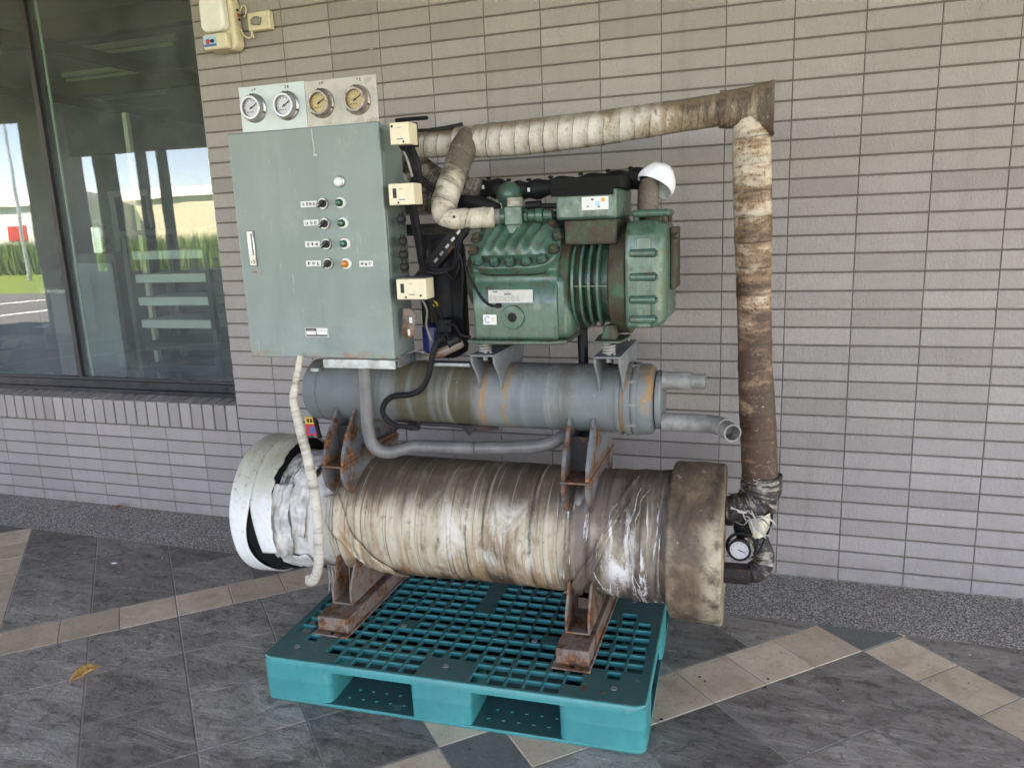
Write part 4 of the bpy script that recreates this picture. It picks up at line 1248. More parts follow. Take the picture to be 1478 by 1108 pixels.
for k in range(6): mb.cyl((.128 + .025 * math.cos(k * PI / 3), -.200, 1.182 + .025 * math.sin(k * PI / 3)), (.128 + .025 * math.cos(k * PI / 3), -.2025, 1.182 + .025 * math.sin(k * PI / 3)), .004, n=6)
mb.build('sight_glass', [MAT['green'], MAT['blackplast']], comp)
MB().tube(smooth([(-.03, -.16, 1.36), (-.012, -.19, 1.32), (.03, -.20, 1.245), (.06, -.200, 1.218), (.085, -.197, 1.216)], 5), .0035, 8).cyl((.085, -.205, 1.217), (.085, -.193, 1.217), .008).build('sensor_lead', MAT['rubber'], comp)
# discharge valve on the head
vv = MB()
vv.box(.094, .148, -.135, -.072, 1.448, 1.502).prism([(.098, 1.449), (.146, 1.449), (.136, 1.42), (.122, 1.408), (.108, 1.42)], 'y', -.138, -.10)
vv.cyl((.074, -.105, 1.474), (.0935, -.105, 1.474), .0235).cyl((.1485, -.105, 1.474), (.16, -.105, 1.474), .0205, n=6).cyl((.16, -.105, 1.474), (.184, -.105, 1.474), .0145)
vv.cyl((.184, -.105, 1.474), (.207, -.105, 1.474), .0205).cyl((.207, -.105, 1.474), (.236, -.105, 1.474), .0155)
vv.build('discharge_valve', MAT['green'], comp, bevel=.003)
MB().cyl((.122, -.141, 1.437), (.122, -.128, 1.437), .012, n=8).build('valve_bolt', MAT['green'], comp)
MB().cyl((.150, -.09, 1.503), (.196, -.09, 1.506), .012).cyl((.196, -.09, 1.500), (.255, -.09, 1.498), .008).tube(smooth([(.236, -.10, 1.474), (.26, -.10, 1.462), (.275, -.09, 1.44), (.28, -.07, 1.40)], 5), .012, 10).build('head_cable', MAT['rubber'], comp)
MB().lathe([(0, .026), (.03, .028), (.055, .025)], (.098, -.03, 1.475), (0, 0, 1), 18).build('taped_stub', MAT['rope2'], comp)
MB().ball((.035, .11, 1.545), .045, (1, 1, .9)).cyl((.035, .11, 1.45), (.035, .11, 1.54), .035).build('rear_valve', MAT['green'], comp)
# suction valve flange and stub with white foam cap
MB().prism([(.462, -.09), (.572, -.09), (.572, .05), (.462, .05)], 'z', 1.4565, 1.4775).build('suction_flange', MAT['green'], comp, bevel=.010, seg=3)
mb = MB()
for x in (.476, .558):
    for y in (-.076, .036): mb.cyl((x, y, 1.44), (x, y, 1.4565), .008, n=8)
mb.cyl((.517, -.02, 1.44), (.517, -.02, 1.4565), .03)
mb.build('flange_stud', MAT['dgreen'], comp)
MB().tube([(.503, -.025, 1.4776), (.503, -.025, 1.50), (.504, -.02, 1.53), (.505, -.008, 1.556)], [.031, .0315, .031, .027], 20, tc=True).build('suction_stub', MAT['pipeB'], comp)
mb = MB()
ca = Vector((.42, .42, .80)).normalized(); cu = ca.orthogonal().normalized(); cw = ca.cross(cu)
def capfn(u, v):
    a = 2 * PI * v; p = u * 1.85
    r = .053 * (1 + .05 * math.sin(a * 2 + 1) + .06 * math.sin(3 * a) * u)
    q = ca * (r * math.cos(p)) + (cu * math.cos(a) + cw * math.sin(a)) * (r * math.sin(p))
    q *= 1 + .09 * nz(q.x * 28, q.y * 28, q.z * 28) + .06 * abs(nz(q.x * 60, q.y * 60, q.z * 60))
    return Vector((.527, .012, 1.553)) + q
mb.grid(capfn, 26, 60); mb.build('foam_cap', MAT['wcap'], comp, solid=.006, ang=70)['label'] = 'white foam cap on the suction stub'
# ---- control cabinet
X0, X1, Z1, Z2 = -.793, -.262, 1.0495, 1.7625
cab = MB().box(X0 + .004, X1 - .004, -.180, -.045, Z1 + .003, Z2 - .003).build('control_cabinet', MAT['cab'], CH, bevel=.004)
cab['label'] = 'grey green sheet metal control cabinet'
MB().box(X0, X1, -.2035, -.1865, Z1, Z2).build('cabinet_door', MAT['cab'], cab, bevel=.0045, seg=3)
MB().box(X0 + .012, X1 - .012, -.1866, -.1798, Z1 + .012, Z2 - .012).build('door_seal', MAT['ink'], cab)
FY = -.2036
def knob(x, z, kind):
    mb = MB()
    if kind == 'w':
        mb.lathe([(0, .0175), (.004, .0175), (.005, .0155)], (x, FY, z), (0, -1, 0), 24, 1)
        mb.lathe([(.005, .0150), (.012, .0145), (.016, .011), (.0175, .0001)], (x, FY, z), (0, -1, 0), 24, 0)
        return mb.build('pilot_lamp', [MAT['lens_w'], MAT['chrome']], cab)
    mb.lathe([(0, .0175), (.004, .0175), (.006, .0165), (.009, .0150), (.009, .0115)], (x, FY, z), (0, -1, 0), 24, 1)
    mb.lathe([(.006, .0117), (.018, .0112), (.023, .008), (.0245, .0001)], (x, FY, z), (0, -1, 0), 20, 0)
    return mb.build('pilot_lamp', [MAT[kind], MAT['white'] if kind != 'dk' else MAT['ink']], cab)
knob(-.406, 1.597, 'w')['label'] = 'white pilot lamp'
for x, z in ((-.407, 1.535), (-.405, 1.4735), (-.404, 1.4115)): knob(x, z, 'lens_g')['label'] = 'green pilot lamp'
knob(-.405, 1.350, 'lens_o')['label'] = 'amber pilot lamp'
for z in (1.535, 1.4745, 1.412, 1.352):
    mb = MB(); x = -.4685
    mb.lathe([(0, .018), (.0035, .018), (.006, .0165), (.006, .0125)], (x, FY, z), (0, -1, 0), 24, 1)
    mb.lathe([(.002, .0125), (.012, .0115), (.0125, .0001)], (x, FY, z), (0, -1, 0), 20, 0)
    M_ = Matrix.Translation((x, FY - .012, z)) @ Matrix.Rotation(R(-38), 4, 'Y')
    mb.box(-.0135, .0135, -.012, .0, -.0042, .0042, 0, M_)
    mb.box(-.013, -.004, -.0127, -.0121, -.0012, .0012, 1, M_)
    mb.build('selector_switch', [MAT['ink'], MAT['chrome']], cab, bevel=.0006, seg=1)
def strokes(mb, x, z, w, h, n, m, y):
    """a brush-written sign as a handful of short ink strokes"""
    for k in range(n):
        if random.random() < .55:
            zz = z + h * random.uniform(-.45, .45); ww = w * random.uniform(.35, .95); xx = x + w * random.uniform(-.1, .1)
            mb.box(xx - ww / 2, xx + ww / 2, y - .0003, y, zz - h * .06, zz + h * .06, m)
        else:
            xx = x + w * random.uniform(-.38, .38); hh = h * random.uniform(.35, .9); zz = z + h * random.uniform(-.1, .1)
            mb.box(xx - w * .07, xx + w * .07, y - .00055, y - .0003, zz - hh / 2, zz + hh / 2, m)
for (xa, xb, z, n, rz) in ((-.549, -.492, 1.5355, 4, .03), (-.544, -.4915, 1.4785, 3, -.01), (-.546, -.493, 1.413, 3, 0), (-.549, -.495, 1.353, 3, 0), (-.361, -.314, 1.3485, 3, -.03)):
    mb = MB().box(xa, xb, FY - .0009, FY - .0001, z - .009, z + .009, 0)
    pit = (xb - xa) * .86 / n
    for k in range(n):
        strokes(mb, xa + (xb - xa) * .07 + pit * (k + .5), z, pit * .72, .0115, 6, 1, FY - .0010)
    mb.build('name_tag', [MAT['paper'], MAT['ink']], cab, flat=True)
hd = MB().prism([(-.7545, 1.462), (-.7315, 1.462), (-.7285, 1.349), (-.758 + .003, 1.349)], 'y', FY - .007, FY)
hd.build('door_handle', MAT['chrome'], cab, bevel=.0025)
MB().prism([(-.7485, 1.452), (-.738, 1.452), (-.7365, 1.385), (-.7475, 1.385)], 'y', FY - .0135, FY - .0071).build('handle_lever', MAT['white'], cab, bevel=.002)
mb = MB().cyl((-.7425, FY - .0072, 1.363), (-.7425, FY - .0105, 1.363), .007, n=14); mb.box(-.7445, -.7405, FY - .0110, FY - .0106, 1.3605, 1.3655, 1)
mb.build('door_lock', [MAT['chrome'], MAT['ink']], cab)
mb = MB().box(-.757, -.718, FY - .0006, FY - .0001, 1.321, 1.338, 0).box(-.75, -.735, FY - .0009, FY - .00061, 1.327, 1.333, 1)
mb.build('worn_sticker', [MAT['tubgrey'], MAT['copper']], cab, flat=True)
mb = MB().box(-.576, -.4905, FY - .0012, FY - .0001, 1.118, 1.1495, 0)
for a, b, c, d, m in ((-.572, -.536, 1.139, 1.1465, 1), (-.5335, -.494, 1.139, 1.1465, 2), (-.570, -.537, 1.1275, 1.137, 3), (-.533, -.496, 1.1275, 1.137, 3), (-.571, -.537, 1.1215, 1.1255, 1), (-.5345, -.495, 1.1215, 1.1255, 1), (-.5365, -.5345, 1.1215, 1.1465, 1), (-.568, -.541, 1.1418, 1.1432, 3)):
    mb.box(a, b, FY - .0016, FY - .00121, c, d, m)
mb.build('rating_plate', [MAT['plate'], MAT['ink'], MAT['paper'], MAT['white']], cab, flat=True)
MB().tube(smooth([(-.488, FY, 1.757), (-.4865, FY, 1.722), (-.484, FY, 1.70), (-.4865, FY, 1.683)], 4), [.0018] * 13).ball((-.483, FY, 1.680), .004, (2, .3, 1)).build('paint_drip', MAT['stain'], cab)
# angle frame the cabinet stands on
fr_ = MB().box(-.520, -.262, -.206, -.20, 1.018, 1.0475).box(-.520, -.262, -.1999, -.16, 1.0415, 1.0475).box(-.2755, -.2695, -.1999, .02, 1.018, 1.0414)
fr_.box(-.2694, -.19, -.03, .01, 1.0415, 1.0475)
fr_.build('cabinet_frame', MAT['galv'], CH, bevel=.0015, seg=1)
MB().box(-.262, -.257, -.19, -.06, 1.02, 1.0495).build('frame_angle', MAT['rust2'], CH, bevel=.001, seg=1)
# ---- gauge panels
def gauge(x, z, par, bez, dial):
    mb = MB(); y = -.1955; n = 32
    mb.lathe([(0, .0425), (.004, .043), (.006, .041), (.007, .0375), (.022, .0365), (.026, .034), (.026, .0285), (.018, .0275)], (x, y, z), (0, -1, 0), n, 0)
    mb.lathe([(.015, .0276), (.0155, .0001)], (x, y, z), (0, -1, 0), n, 1)
    yy = y - .0165
    for k in range(11):
        a = R(-40 + 26 * k)
        M_ = Matrix.Translation((x, yy, z)) @ Matrix.Rotation(a, 4, 'Y')
        mb.box(-.0245, -.0205, -.0004, 0, -.0006, .0006, 2, M_)
    M_ = Matrix.Translation((x, yy - .001, z)) @ Matrix.Rotation(R(-30), 4, 'Y')
    mb.box(-.008, .021, -.0006, 0, -.0013, .0013, 2, M_)
    for k in (-1, 0, 1): mb.box(x - .006 + k * .008, x - .003 + k * .008, yy - .0004, yy, z - .014, z - .011, 2)
    mb.cyl((x, yy - .0007, z), (x, yy - .003, z), .003, n=10, m=2)
    for k in range(3):
        a = R(90 + 120 * k + 8); mb.cyl((x + .0405 * math.cos(a), y - .0055, z + .0405 * math.sin(a)), (x + .0405 * math.cos(a), y - .0085, z + .0405 * math.sin(a)), .0032, n=8, m=2)
    return mb.build('pressure_gauge', [bez, dial, MAT['ink']], par, ang=40)
p1 = MB().box(-.738, -.5045, -.1955, -.1935, 1.7645, 1.8965).build('gauge_panel', MAT['bluish'], CH)
p1['label'] = 'clean pale gauge panel'
p2 = MB().box(-.5030, -.264, -.1955, -.1935, 1.7645, 1.894).build('gauge_panel', MAT['stainpl'], CH)
p2['label'] = 'stained clear gauge panel'
gauge(-.686, 1.832, p1, MAT['chrome'], MAT['dialw']); gauge(-.5695, 1.8305, p1, MAT['chrome'], MAT['dialw'])
gauge(-.449, 1.828, p2, MAT['rustch'], MAT['dialy']); gauge(-.328, 1.828, p2, MAT['rustch'], MAT['dialy'])
for x, par in ((-.684, p1), (-.567, p1), (-.449, p2), (-.320, p2)):
    mb = MB()
    strokes(mb, x - .004, 1.886, .007, .011, 4, 0, -.1956); strokes(mb, x + .005, 1.886, .007, .011, 4, 0, -.1956)
    mb.build('panel_mark', MAT['ink'], par, flat=True)
MB().box(-.72, -.30, -.1934, -.185, 1.755, 1.775).build('panel_bracket', MAT['galv'], CH)
# ---- pressure switches beside the cabinet
def pswitch(x0, x1, z0, z1, y, slot, d=.062):
    mb = MB().box(x0, x1, y, y + d, z0, z1)
    o = mb.build('pressure_switch', MAT['cream'], CH, bevel=.003)
    m2 = MB(); xc = (x0 + x1) / 2
    if slot: m2.box(x0 + .014, x0 + .026, y - .0008, y - .0001, z0 + .02, z1 - .014, 0)
    else: m2.cyl((x0 + .008, y - .001, z1 - .010), (x0 + .008, y, z1 - .010), .004, n=10, m=0)
    m2.box(xc - .008, xc + .012, y - .0006, y - .0001, z0 + .014, z0 + .0165, 1)
    m2.box(xc - .006, xc + .006, y - .0006, y - .0001, z1 - .016, z1 - .0145, 2)
    m2.cyl((x0 + .03 if slot else x1 - .018, y - .001, z0 + .007), (x0 + .03 if slot else x1 - .018, y, z0 + .007), .0032, n=10, m=0)
    if slot and x1 - x0 > .085: m2.cyl((x1 - .018, y - .001, z0 + .012), (x1 - .018, y, z0 + .012), .0036, n=10, m=0)
    m2.build('switch_face', [MAT['ink'], MAT['inkblue'], MAT['tubgrey']], o, flat=True)
    MB().box(x0 + .002, x1 - .002, y + d, y + d + .008, z0 - .004, z1 + .004).build('switch_base', MAT['blackplast'], o)
    return o
pswitch(-.210, -.150, 1.6885, 1.750, -.240, False)
pswitch(-.227, -.146, 1.5185, 1.5805, -.240, True)
pswitch(-.223, -.126, 1.2405, 1.3025, -.240, True)
for z in (1.478, 1.412, 1.372, 1.335): MB().ball((-.225, -.17, z), .015, (1, 1.2, 1)).cyl((-.225, -.17, z - .02), (-.225, -.17, z + .02), .008).build('cable_gland', MAT['drust'], CH)
# wires: bundles between the switches and the cabinet side
def wire(name, pts, r, mt, k=6, n=8, par=CH):
    return MB().tube(smooth(pts, k), r, n).build(name, mt, par)
for dx, m in ((0, 'rubber'), (.012, 'blackplast'), (.022, 'rubber'), (-.010, 'blackplast')):
    wire('cable', [(-.185 + dx, -.20, 1.69), (-.178 + dx * .8, -.18, 1.66), (-.168 + dx * .6, -.17, 1.62), (-.165 + dx * .5, -.19, 1.578)], .008, MAT[m])
wire('cable', [(-.20, -.2, 1.69), (-.186, -.19, 1.66), (-.172, -.185, 1.60)], .004, MAT['tubgrey'])
wire('cable', [(-.165, -.2, 1.52), (-.172, -.16, 1.42), (-.178, -.13, 1.34), (-.15, -.10, 1.318), (-.09, -.10, 1.325), (-.055, -.13, 1.36), (-.045, -.15, 1.41), (-.02, -.14, 1.445)], .009, MAT['rubber'])
wire('cable', [(-.19, -.18, 1.52), (-.19, -.14, 1.40), (-.187, -.12, 1.33), (-.14, -.10, 1.308), (-.085, -.10, 1.335), (-.07, -.11, 1.40), (-.03, -.12, 1.455)], .007, MAT['blackplast'])
wire('cable', [(-.12, -.10, 1.312), (-.085, -.11, 1.29), (-.07, -.12, 1.31), (-.06, -.12, 1.34)], .005, MAT['rubber'])
wire('cable', [(-.06, -.12, 1.20), (-.04, -.15, 1.33), (-.05, -.15, 1.37)], .005, MAT['rubber'])
for dx, m in ((0, 'tubgrey'), (.018, 'rubber'), (.03, 'rubber')):
    wire('cable', [(-.165 + dx, -.19, 1.24), (-.158 + dx * 1.3, -.17, 1.20), (-.172 + dx * 2, -.15, 1.15), (-.168 + dx * 2.0, -.13, 1.10)], .0035, MAT[m])
wire('cable', [(-.14, -.18, 1.235), (-.125, -.17, 1.222), (-.128, -.16, 1.212), (-.145, -.17, 1.218)], .003, MAT['yelp'])
wire('cable', [(-.11, -.13, 1.15), (-.075, -.15, 1.15), (-.05, -.17, 1.125), (-.015, -.18, 1.12)], .0045, MAT['rubber'])
# rusty perforated brackets and dark receiver behind the cabinet
MB().box(-.335, -.10, .0, .006, 1.425, 1.462).box(-.335, -.10, -.03, -.0001, 1.458, 1.462).build('cross_bar', MAT['drust'], CH)
an = MB(); M_ = Matrix.Translation((-.255, -.03, 1.27)) @ Matrix.Rotation(R(44), 4, 'Y')
an.box(-.022, .022, 0, .005, 0, .24, 0, M_); an.box(.0185, .022, .0051, .04, 0, .24, 0, M_)
for k in range(5): an.box(-.001, .007, -.0012, -.0001, .10 + k * .03, .116 + k * .03, 1, M_)
an.build('slotted_angle', [MAT['drust'], MAT['galv']], CH)
MB().lathe([(0, .03), (.02, .062), (.06, .07), (.36, .07), (.40, .06), (.42, .02), (.421, .0001)], (-.19, .075, 1.010), (0, 0, 1), 32).build('liquid_receiver', MAT['blackplast'], CH)
MB().box(-.262, -.115, .02, .026, 1.06, 1.45).build('back_plate', MAT['blackplast'], CH)
MB().tube(smooth([(-.30, .0, 1.53), (-.24, -.01, 1.53), (-.17, .0, 1.525), (-.12, .03, 1.52)], 5), .034, 16, tc=True).build('grimy_pipe', MAT['pipeD'], CH)
wire('black_rod', [(-.245, -.12, 1.772), (-.19, -.12, 1.7725), (-.14, -.12, 1.772)], .006, MAT['blackplast'], 2)
# blue coil valve with black plugs
MB().lathe([(0, .028), (.005, .036), (.085, .036), (.095, .02), (.096, .0001)], (-.195, -.05, 1.048), (0, 0, 1), 28).build('blue_filter', MAT['blue'], CH)
mb = MB().box(-.162, -.115, -.085, -.04, 1.118, 1.160).box(-.170, -.095, -.09, -.045, 1.085, 1.117).cyl((-.125, -.10, 1.085), (-.09, -.085, 1.10), .024).cyl((-.145, -.075, 1.05), (-.145, -.075, 1.085), .018)
for x in (-.138, -.112): mb.cyl((x, -.092, 1.10), (x, -.096, 1.10), .005, n=8, m=1)
mb.build('solenoid_valve', [MAT['blackplast'], MAT['chrome']], CH, bevel=.004)
MB().prism([(-.262 + .02, 1.205), (-.215, 1.205), (-.198, 1.18), (-.214, 1.118), (-.235, 1.108), (-.252, 1.125)], 'y', -.165, -.161).box(-.222, -.212, -.1675, -.1655, 1.16, 1.178, 1).box(-.23, -.222, -.1672, -.1655, 1.12, 1.14, 1).build('support_bracket', [MAT['foot'], MAT['paper']], CH, bevel=.001)
MB().tube(smooth([(-.19, -.12, 1.04), (-.15, -.11, 1.055), (-.10, -.10, 1.075), (-.075, -.09, 1.085)], 4), [.012, .012, .013, .015, .016, .016, .015, .014, .014, .014, .013, .012, .01], 10).build('pipe_clamp', MAT['foot'], CH)
wire('cross_rod', [(-.18, -.13, 1.022), (-.10, -.13, 1.022), (-.04, -.13, 1.022)], .006, MAT['galv'], 2)
wire('control_hose', [(-.128, -.12, 1.115), (-.15, -.14, 1.085), (-.166, -.146, 1.03), (-.176, -.148, .99), (-.205, -.146, .945), (-.25, -.142, .923), (-.31, -.142, .915), (-.340, -.143, .893), (-.352, -.142, .862), (-.338, -.138, .832), (-.305, -.13, .813), (-.255, -.11, .806)], .0095, MAT['rubber'], 7, 10)
wire('brace_strap', [(-.44, -.14, .74), (-.36, -.13, .775), (-.30, -.12, .81)], .005, MAT['rubber'])
# grey conduit from the cabinet foot
pts = [(-.394, -.160, 1.045), (-.396, -.160, .95), (-.400, -.160, .85), (-.400, -.158, .795), (-.393, -.155, .755), (-.370, -.150, .730), (-.335, -.140, .723), (-.30, -.132, .732), (-.262, -.122, .741), (-.225, -.115, .742), (-.10, -.108, .742), (.02, -.10, .746), (.12, -.095, .752), (.19, -.085, .763), (.235, -.06, .782), (.255, -.02, .80)]
cd = MB().tube(smooth(pts, 7), .0215, 16); 
cd = cd.build('grey_conduit', MAT['conduit'], CH)
for x0, x1, z in ((-.222, -.205, .742), (-.05, -.046, .7435), (-.33, -.325, .724)): MB().tube([(x0, -.115, z), (x1, -.1145, z)], .0226, 16).build('conduit_sleeve', MAT['conduit'], cd)
# tape-wrapped line hanging from the cabinet
pts = [(-.585, -.23, 1.062), (-.592, -.24, 1.02), (-.600, -.255, .965), (-.606, -.262, .925), (-.600, -.265, .885), (-.588, -.268, .82), (-.575, -.27, .765), (-.562, -.272, .69), (-.554, -.274, .62), (-.551, -.275, .54), (-.554, -.275, .45), (-.560, -.274, .385), (-.572, -.272, .335), (-.590, -.270, .300), (-.607, -.266, .290), (-.615, -.255, .300)]
P = smooth(pts, 7); nP = len(P)
rad = [.0095 + .007 * min(1, i / nP * 2.2) for i in range(nP)]
MB().tube(P, rad, 14, disp=lambda t, a: .0007 * (((t * 30 + a / (2 * PI)) % 1.0)) + .0012 * nz(t * 30, a, 1), tc=True).build('wrapped_hose', MAT['rope'], CH)
wire('drop_cable', [(-.70, .02, .92), (-.73, .04, .85), (-.735, .05, .78), (-.72, .05, .70)], .008, MAT['rubber'])
mb = MB().box(-.777, -.726, .05, .053, .707, .781, 3).box(-.777, -.726, .0487, .0499, .752, .778, 0).box(-.777, -.726, .0487, .0499, .708, .7515, 1).box(-.76, -.738, .0480, .0486, .716, .742, 2)
for k in range(3): mb.box(-.768 + k * .013, -.759 + k * .013, .0480, .0486, .758, .772, 4)
mb.build('warning_label', [MAT['yelp'], MAT['redp'], MAT['inkblue'], MAT['tubgrey'], MAT['ink']], CH, flat=True)
MB().box(-.748, -.738, .0535, .059, .70, .905).box(-.7375, -.68, .0535, .059, .885, .905).build('label_bracket', MAT['bracket'], CH)
# ---- insulated pipes
def tape(pitch, h, amp, sd):
    return lambda t, a: h * ((t / pitch + a / (2 * PI)) % 1.0) + amp * nz(t * 22 + sd, math.cos(a) * 1.5, math.sin(a) * 1.5) + amp * .6 * nz(t * 70, math.cos(a) * 3 + sd, math.sin(a) * 3)
def dense(pts, step=.007):
    out = [Vector(pts[0])]
    for a, b in zip(pts, pts[1:]):
        a, b = Vector(a), Vector(b); n = max(1, int((b - a).length / step))
        out += [a + (b - a) * (i + 1) / n for i in range(n)]
    return out
def dent(t, a): return 0
hp = dense([(-.115, .05, 1.711), (.10, .05, 1.7125), (.35, .05, 1.724), (.60, .05, 1.742), (.742, .05, 1.752)])
nh = len(hp)
hpipe = MB().tube(hp, [.0485 + .004 * math.sin(i / nh * 5) for i in range(nh)], 36, disp=tape(.046, .0012, .0015, 1), tc=True).build('overhead_pipe', MAT['pipeH'], CH, ang=60)
vp = dense([(.789, .05, 1.72), (.790, .05, 1.62), (.797, .05, 1.45), (.806, .05, 1.22), (.815, .05, 1.0), (.829, .05, .80), (.838, .05, .655), (.842, .05, .615)])
nv = len(vp)
MB().tube(vp, [.0515 + .0025 * math.sin(i / nv * 9) for i in range(nv)], 36, disp=tape(.074, .0008, .0014, 5), tc=True).build('riser_pipe', MAT['pipeV'], CH, ang=60)
# crumpled jacket round the top corner
def corner(u, v):
    a = 2 * PI * v; x = .70 + .147 * u; n_ = nz(u * 5, math.cos(a) * 2, math.sin(a) * 2)
    r = .052 + .004 * n_ + .003 * abs(nz(u * 12, math.cos(a) * 5, math.sin(a) * 5)) + .002 * nz(u * 40, a, 2)
    e = max(0, u - .30) / .70
    ry = r * (1 + .16 * e)
    up = r + .004 * e; dn = r + .040 * e
    k_ = 1 - .28 * e
    ca_, sa_ = math.copysign(abs(math.cos(a)) ** k_, math.cos(a)), math.copysign(abs(math.sin(a)) ** k_, math.sin(a))
    z = 1.749 + (up * ca_ if ca_ > 0 else dn * ca_) + .010 * e
    return (x + .006 * nz(a * 2, u * 3, 4), .05 - ry * sa_, z)
q = MB(); q.grid(corner, 44, 56); 
i = len(q.v); q.poly([corner(1.0, k / 40) for k in range(40)])
for k in range(len(q.v)): q.tc[k] = (q.v[k][0] + .35, q.v[k][1] * 1.4, q.v[k][2] - 1.75)
q.build('corner_jacket', MAT['pipeH'], CH, ang=60)
# thinner left run, branch down to the compressor, bent pipe behind
lp_ = dense([(-.33, .05, 1.712), (-.11, .05, 1.711)])
MB().tube(lp_, .0405, 30, disp=tape(.03, .002, .0018, 8), tc=True).build('suction_run', MAT['pipeH'], CH, ang=60)
MB().tube(smooth([(-.26, .06, 1.757), (-.2, .045, 1.755), (-.12, .05, 1.762), (-.095, .05, 1.766)], 4), .008, 8).build('loose_tape', MAT['drust'], CH)
bp = smooth([(-.072, .04, 1.722), (-.078, .0, 1.685), (-.088, -.045, 1.62), (-.098, -.085, 1.565), (-.104, -.112, 1.522), (-.098, -.132, 1.490), (-.068, -.140, 1.474), (-.025, -.132, 1.4725), (.03, -.114, 1.473), (.052, -.106, 1.4735)], 14)
nb_ = len(bp)
MB().tube(bp, [.040 - .010 * min(1, max(0, (i / nb_ - .45) / .2)) for i in range(nb_)], 30, disp=tape(.05, .0016, .0020, 11), tc=True).build('branch_pipe', MAT['pipeB'], CH, ang=60)
MB().cyl((.050, -.1065, 1.4735), (.0745, -.105, 1.474), .0245, n=20).build('branch_collar', MAT['tubgrey'], CH)
MB().cyl((-.052, -.1665, 1.4785), (-.052, -.172, 1.4785), .0042, n=8).build('pipe_hole', MAT['ink'], CH)
dp = smooth([(-.29, .05, 1.665), (-.25, .045, 1.64), (-.19, .04, 1.60), (-.12, .05, 1.575), (-.055, .06, 1.555)], 14)
MB().tube(dp, .040, 26, disp=tape(.045, .002, .003, 15), tc=True).build('bent_pipe', MAT['pipeD'], CH, ang=60)
MB().tube(smooth([(-.275, .0, 1.66), (-.20, -.01, 1.59), (-.12, .0, 1.545), (-.09, .01, 1.525)], 5), .006, 8).build('strap_wire', MAT['drust'], CH)
MB().tube(smooth([(-.265, .05, 1.65), (-.26, .05, 1.60), (-.255, .05, 1.54)], 8), .034, 22, disp=tape(.04, .002, .002, 18), tc=True).build('drop_pipe', MAT['pipeD'], CH, ang=60)
# black foam-wrapped line along the back
bh = smooth([(-.21, .14, 1.535), (-.12, .14, 1.558), (-.04, .135, 1.568), (.06, .135, 1.556), (.16, .13, 1.560), (.30, .12, 1.566), (.42, .08, 1.570), (.50, .02, 1.570)], 10)
MB().tube(bh, [.030 + .004 * math.sin(i * .9) for i in range(len(bh))], 16, disp=lambda t, a: .004 * nz(t * 30, a, 2)).build('black_hose', MAT['rubber'], CH)
for k in range(9):
    p = bh[6 + k * 7]; MB().ball((p.x, p.y - .01, p.z + .032), .006, (1.6, 1, 1), 8).build('tape_knot', MAT['rubber'], CH)
MB().box(.10, .108, .098, .101, 1.550, 1.562).box(-.055, -.048, .098, .101, 1.566, 1.578).build('tape_tag', MAT['paper'], CH)
MB().tube(smooth([(-.13, -.02, 1.535), (-.06, -.03, 1.525), (0, -.04, 1.515), (.05, -.05, 1.50)], 6), [.012 + .009 * math.sin(i / 18 * PI) for i in range(19)], 12).build('taped_joint', MAT['rubber'], CH)
wire('cable', [(-.12, -.05, 1.525), (-.07, -.06, 1.507), (-.02, -.06, 1.498), (.03, -.06, 1.492)], .004, MAT['rubber'])
MB().tube([(.284, .05, 1.0), (.283, .05, 1.06), (.283, .05, 1.14)], .0165, 16).build('oil_pipe', MAT['blackplast'], CH)
# ---- right end: elbow out of the cap, valve, dial, lower pipe
el = smooth([(.735, .0, .552), (.765, .005, .553), (.80, .02, .556), (.83, .04, .575), (.842, .05, .62), (.842, .05, .66)], 12)
MB().tube(el, [.040 + .016 * min(1, i / (len(el) * .6)) for i in range(len(el))], 28, disp=lambda t, a: .010 * abs(nz(t * 26, math.cos(a) * 3, math.sin(a) * 3)) + .006 * nz(t * 50, math.cos(a) * 2, math.sin(a) * 2), tc=True).build('outlet_elbow', MAT['elbow'], CH, ang=60)
for k_ in range(9):
    a0 = random.uniform(0, 1); pts = [(.77 + .07 * a0 + .02 * q_ + random.uniform(-.004, .004), -.045 + .012 * a0 - .004 * q_, .575 - .012 * q_ - random.uniform(0, .05)) for q_ in range(4)]
    MB().tube(smooth(pts, 3), [.0005 + .0022 * math.sin(PI * (i + .5) / 10) for i in range(10)], 6).build('torn_shred', MAT['film'] if k_ % 3 else MAT['gfilm'], CH)
MB().tube(smooth([(.755, -.035, .575), (.79, -.038, .565), (.83, -.012, .57), (.865, .0, .60)], 6), .0045, 8, disp=lambda t, a: .003 * nz(t * 60, a, 1)).build('film_crease', MAT['film'], CH)
def chunk(u, v):
    a = 2 * PI * v; r = .040 * (1 - .25 * u) * (1 + .1 * nz(u * 4, math.cos(a) * 2, math.sin(a) * 2))
    return (.832 + .006 * u + r * math.cos(a), .01 - r * math.sin(a), .545 - .085 * u + .01 * math.cos(a))
q = MB(); q.grid(chunk, 10, 22); q.poly([chunk(1, k / 22) for k in range(22)]); q.build('broken_foam', MAT['cream'], CH, ang=60)
MB().tube(smooth([(.785, -.01, .53), (.79, -.01, .50), (.80, -.015, .475)], 5), .026, 14).build('valve_neck', MAT['blackfoam'], CH)
dl = MB()
dl.lathe([(0, .030), (.02, .031), (.026, .0345), (.032, .0345), (.033, .030), (.0325, .0278)], (.786, -.055, .458), (-.06, -1, .06), 32, 0)
dl.lathe([(.029, .0279), (.0295, .0001)], (.786, -.055, .458), (-.06, -1, .06), 32, 1)
M_ = Matrix.Translation((.784, -.0862, .460)) @ Matrix.Rotation(R(20), 4, 'Y')
dl.box(-.004, .020, -.0006, 0, -.0012, .0012, 2, M_)
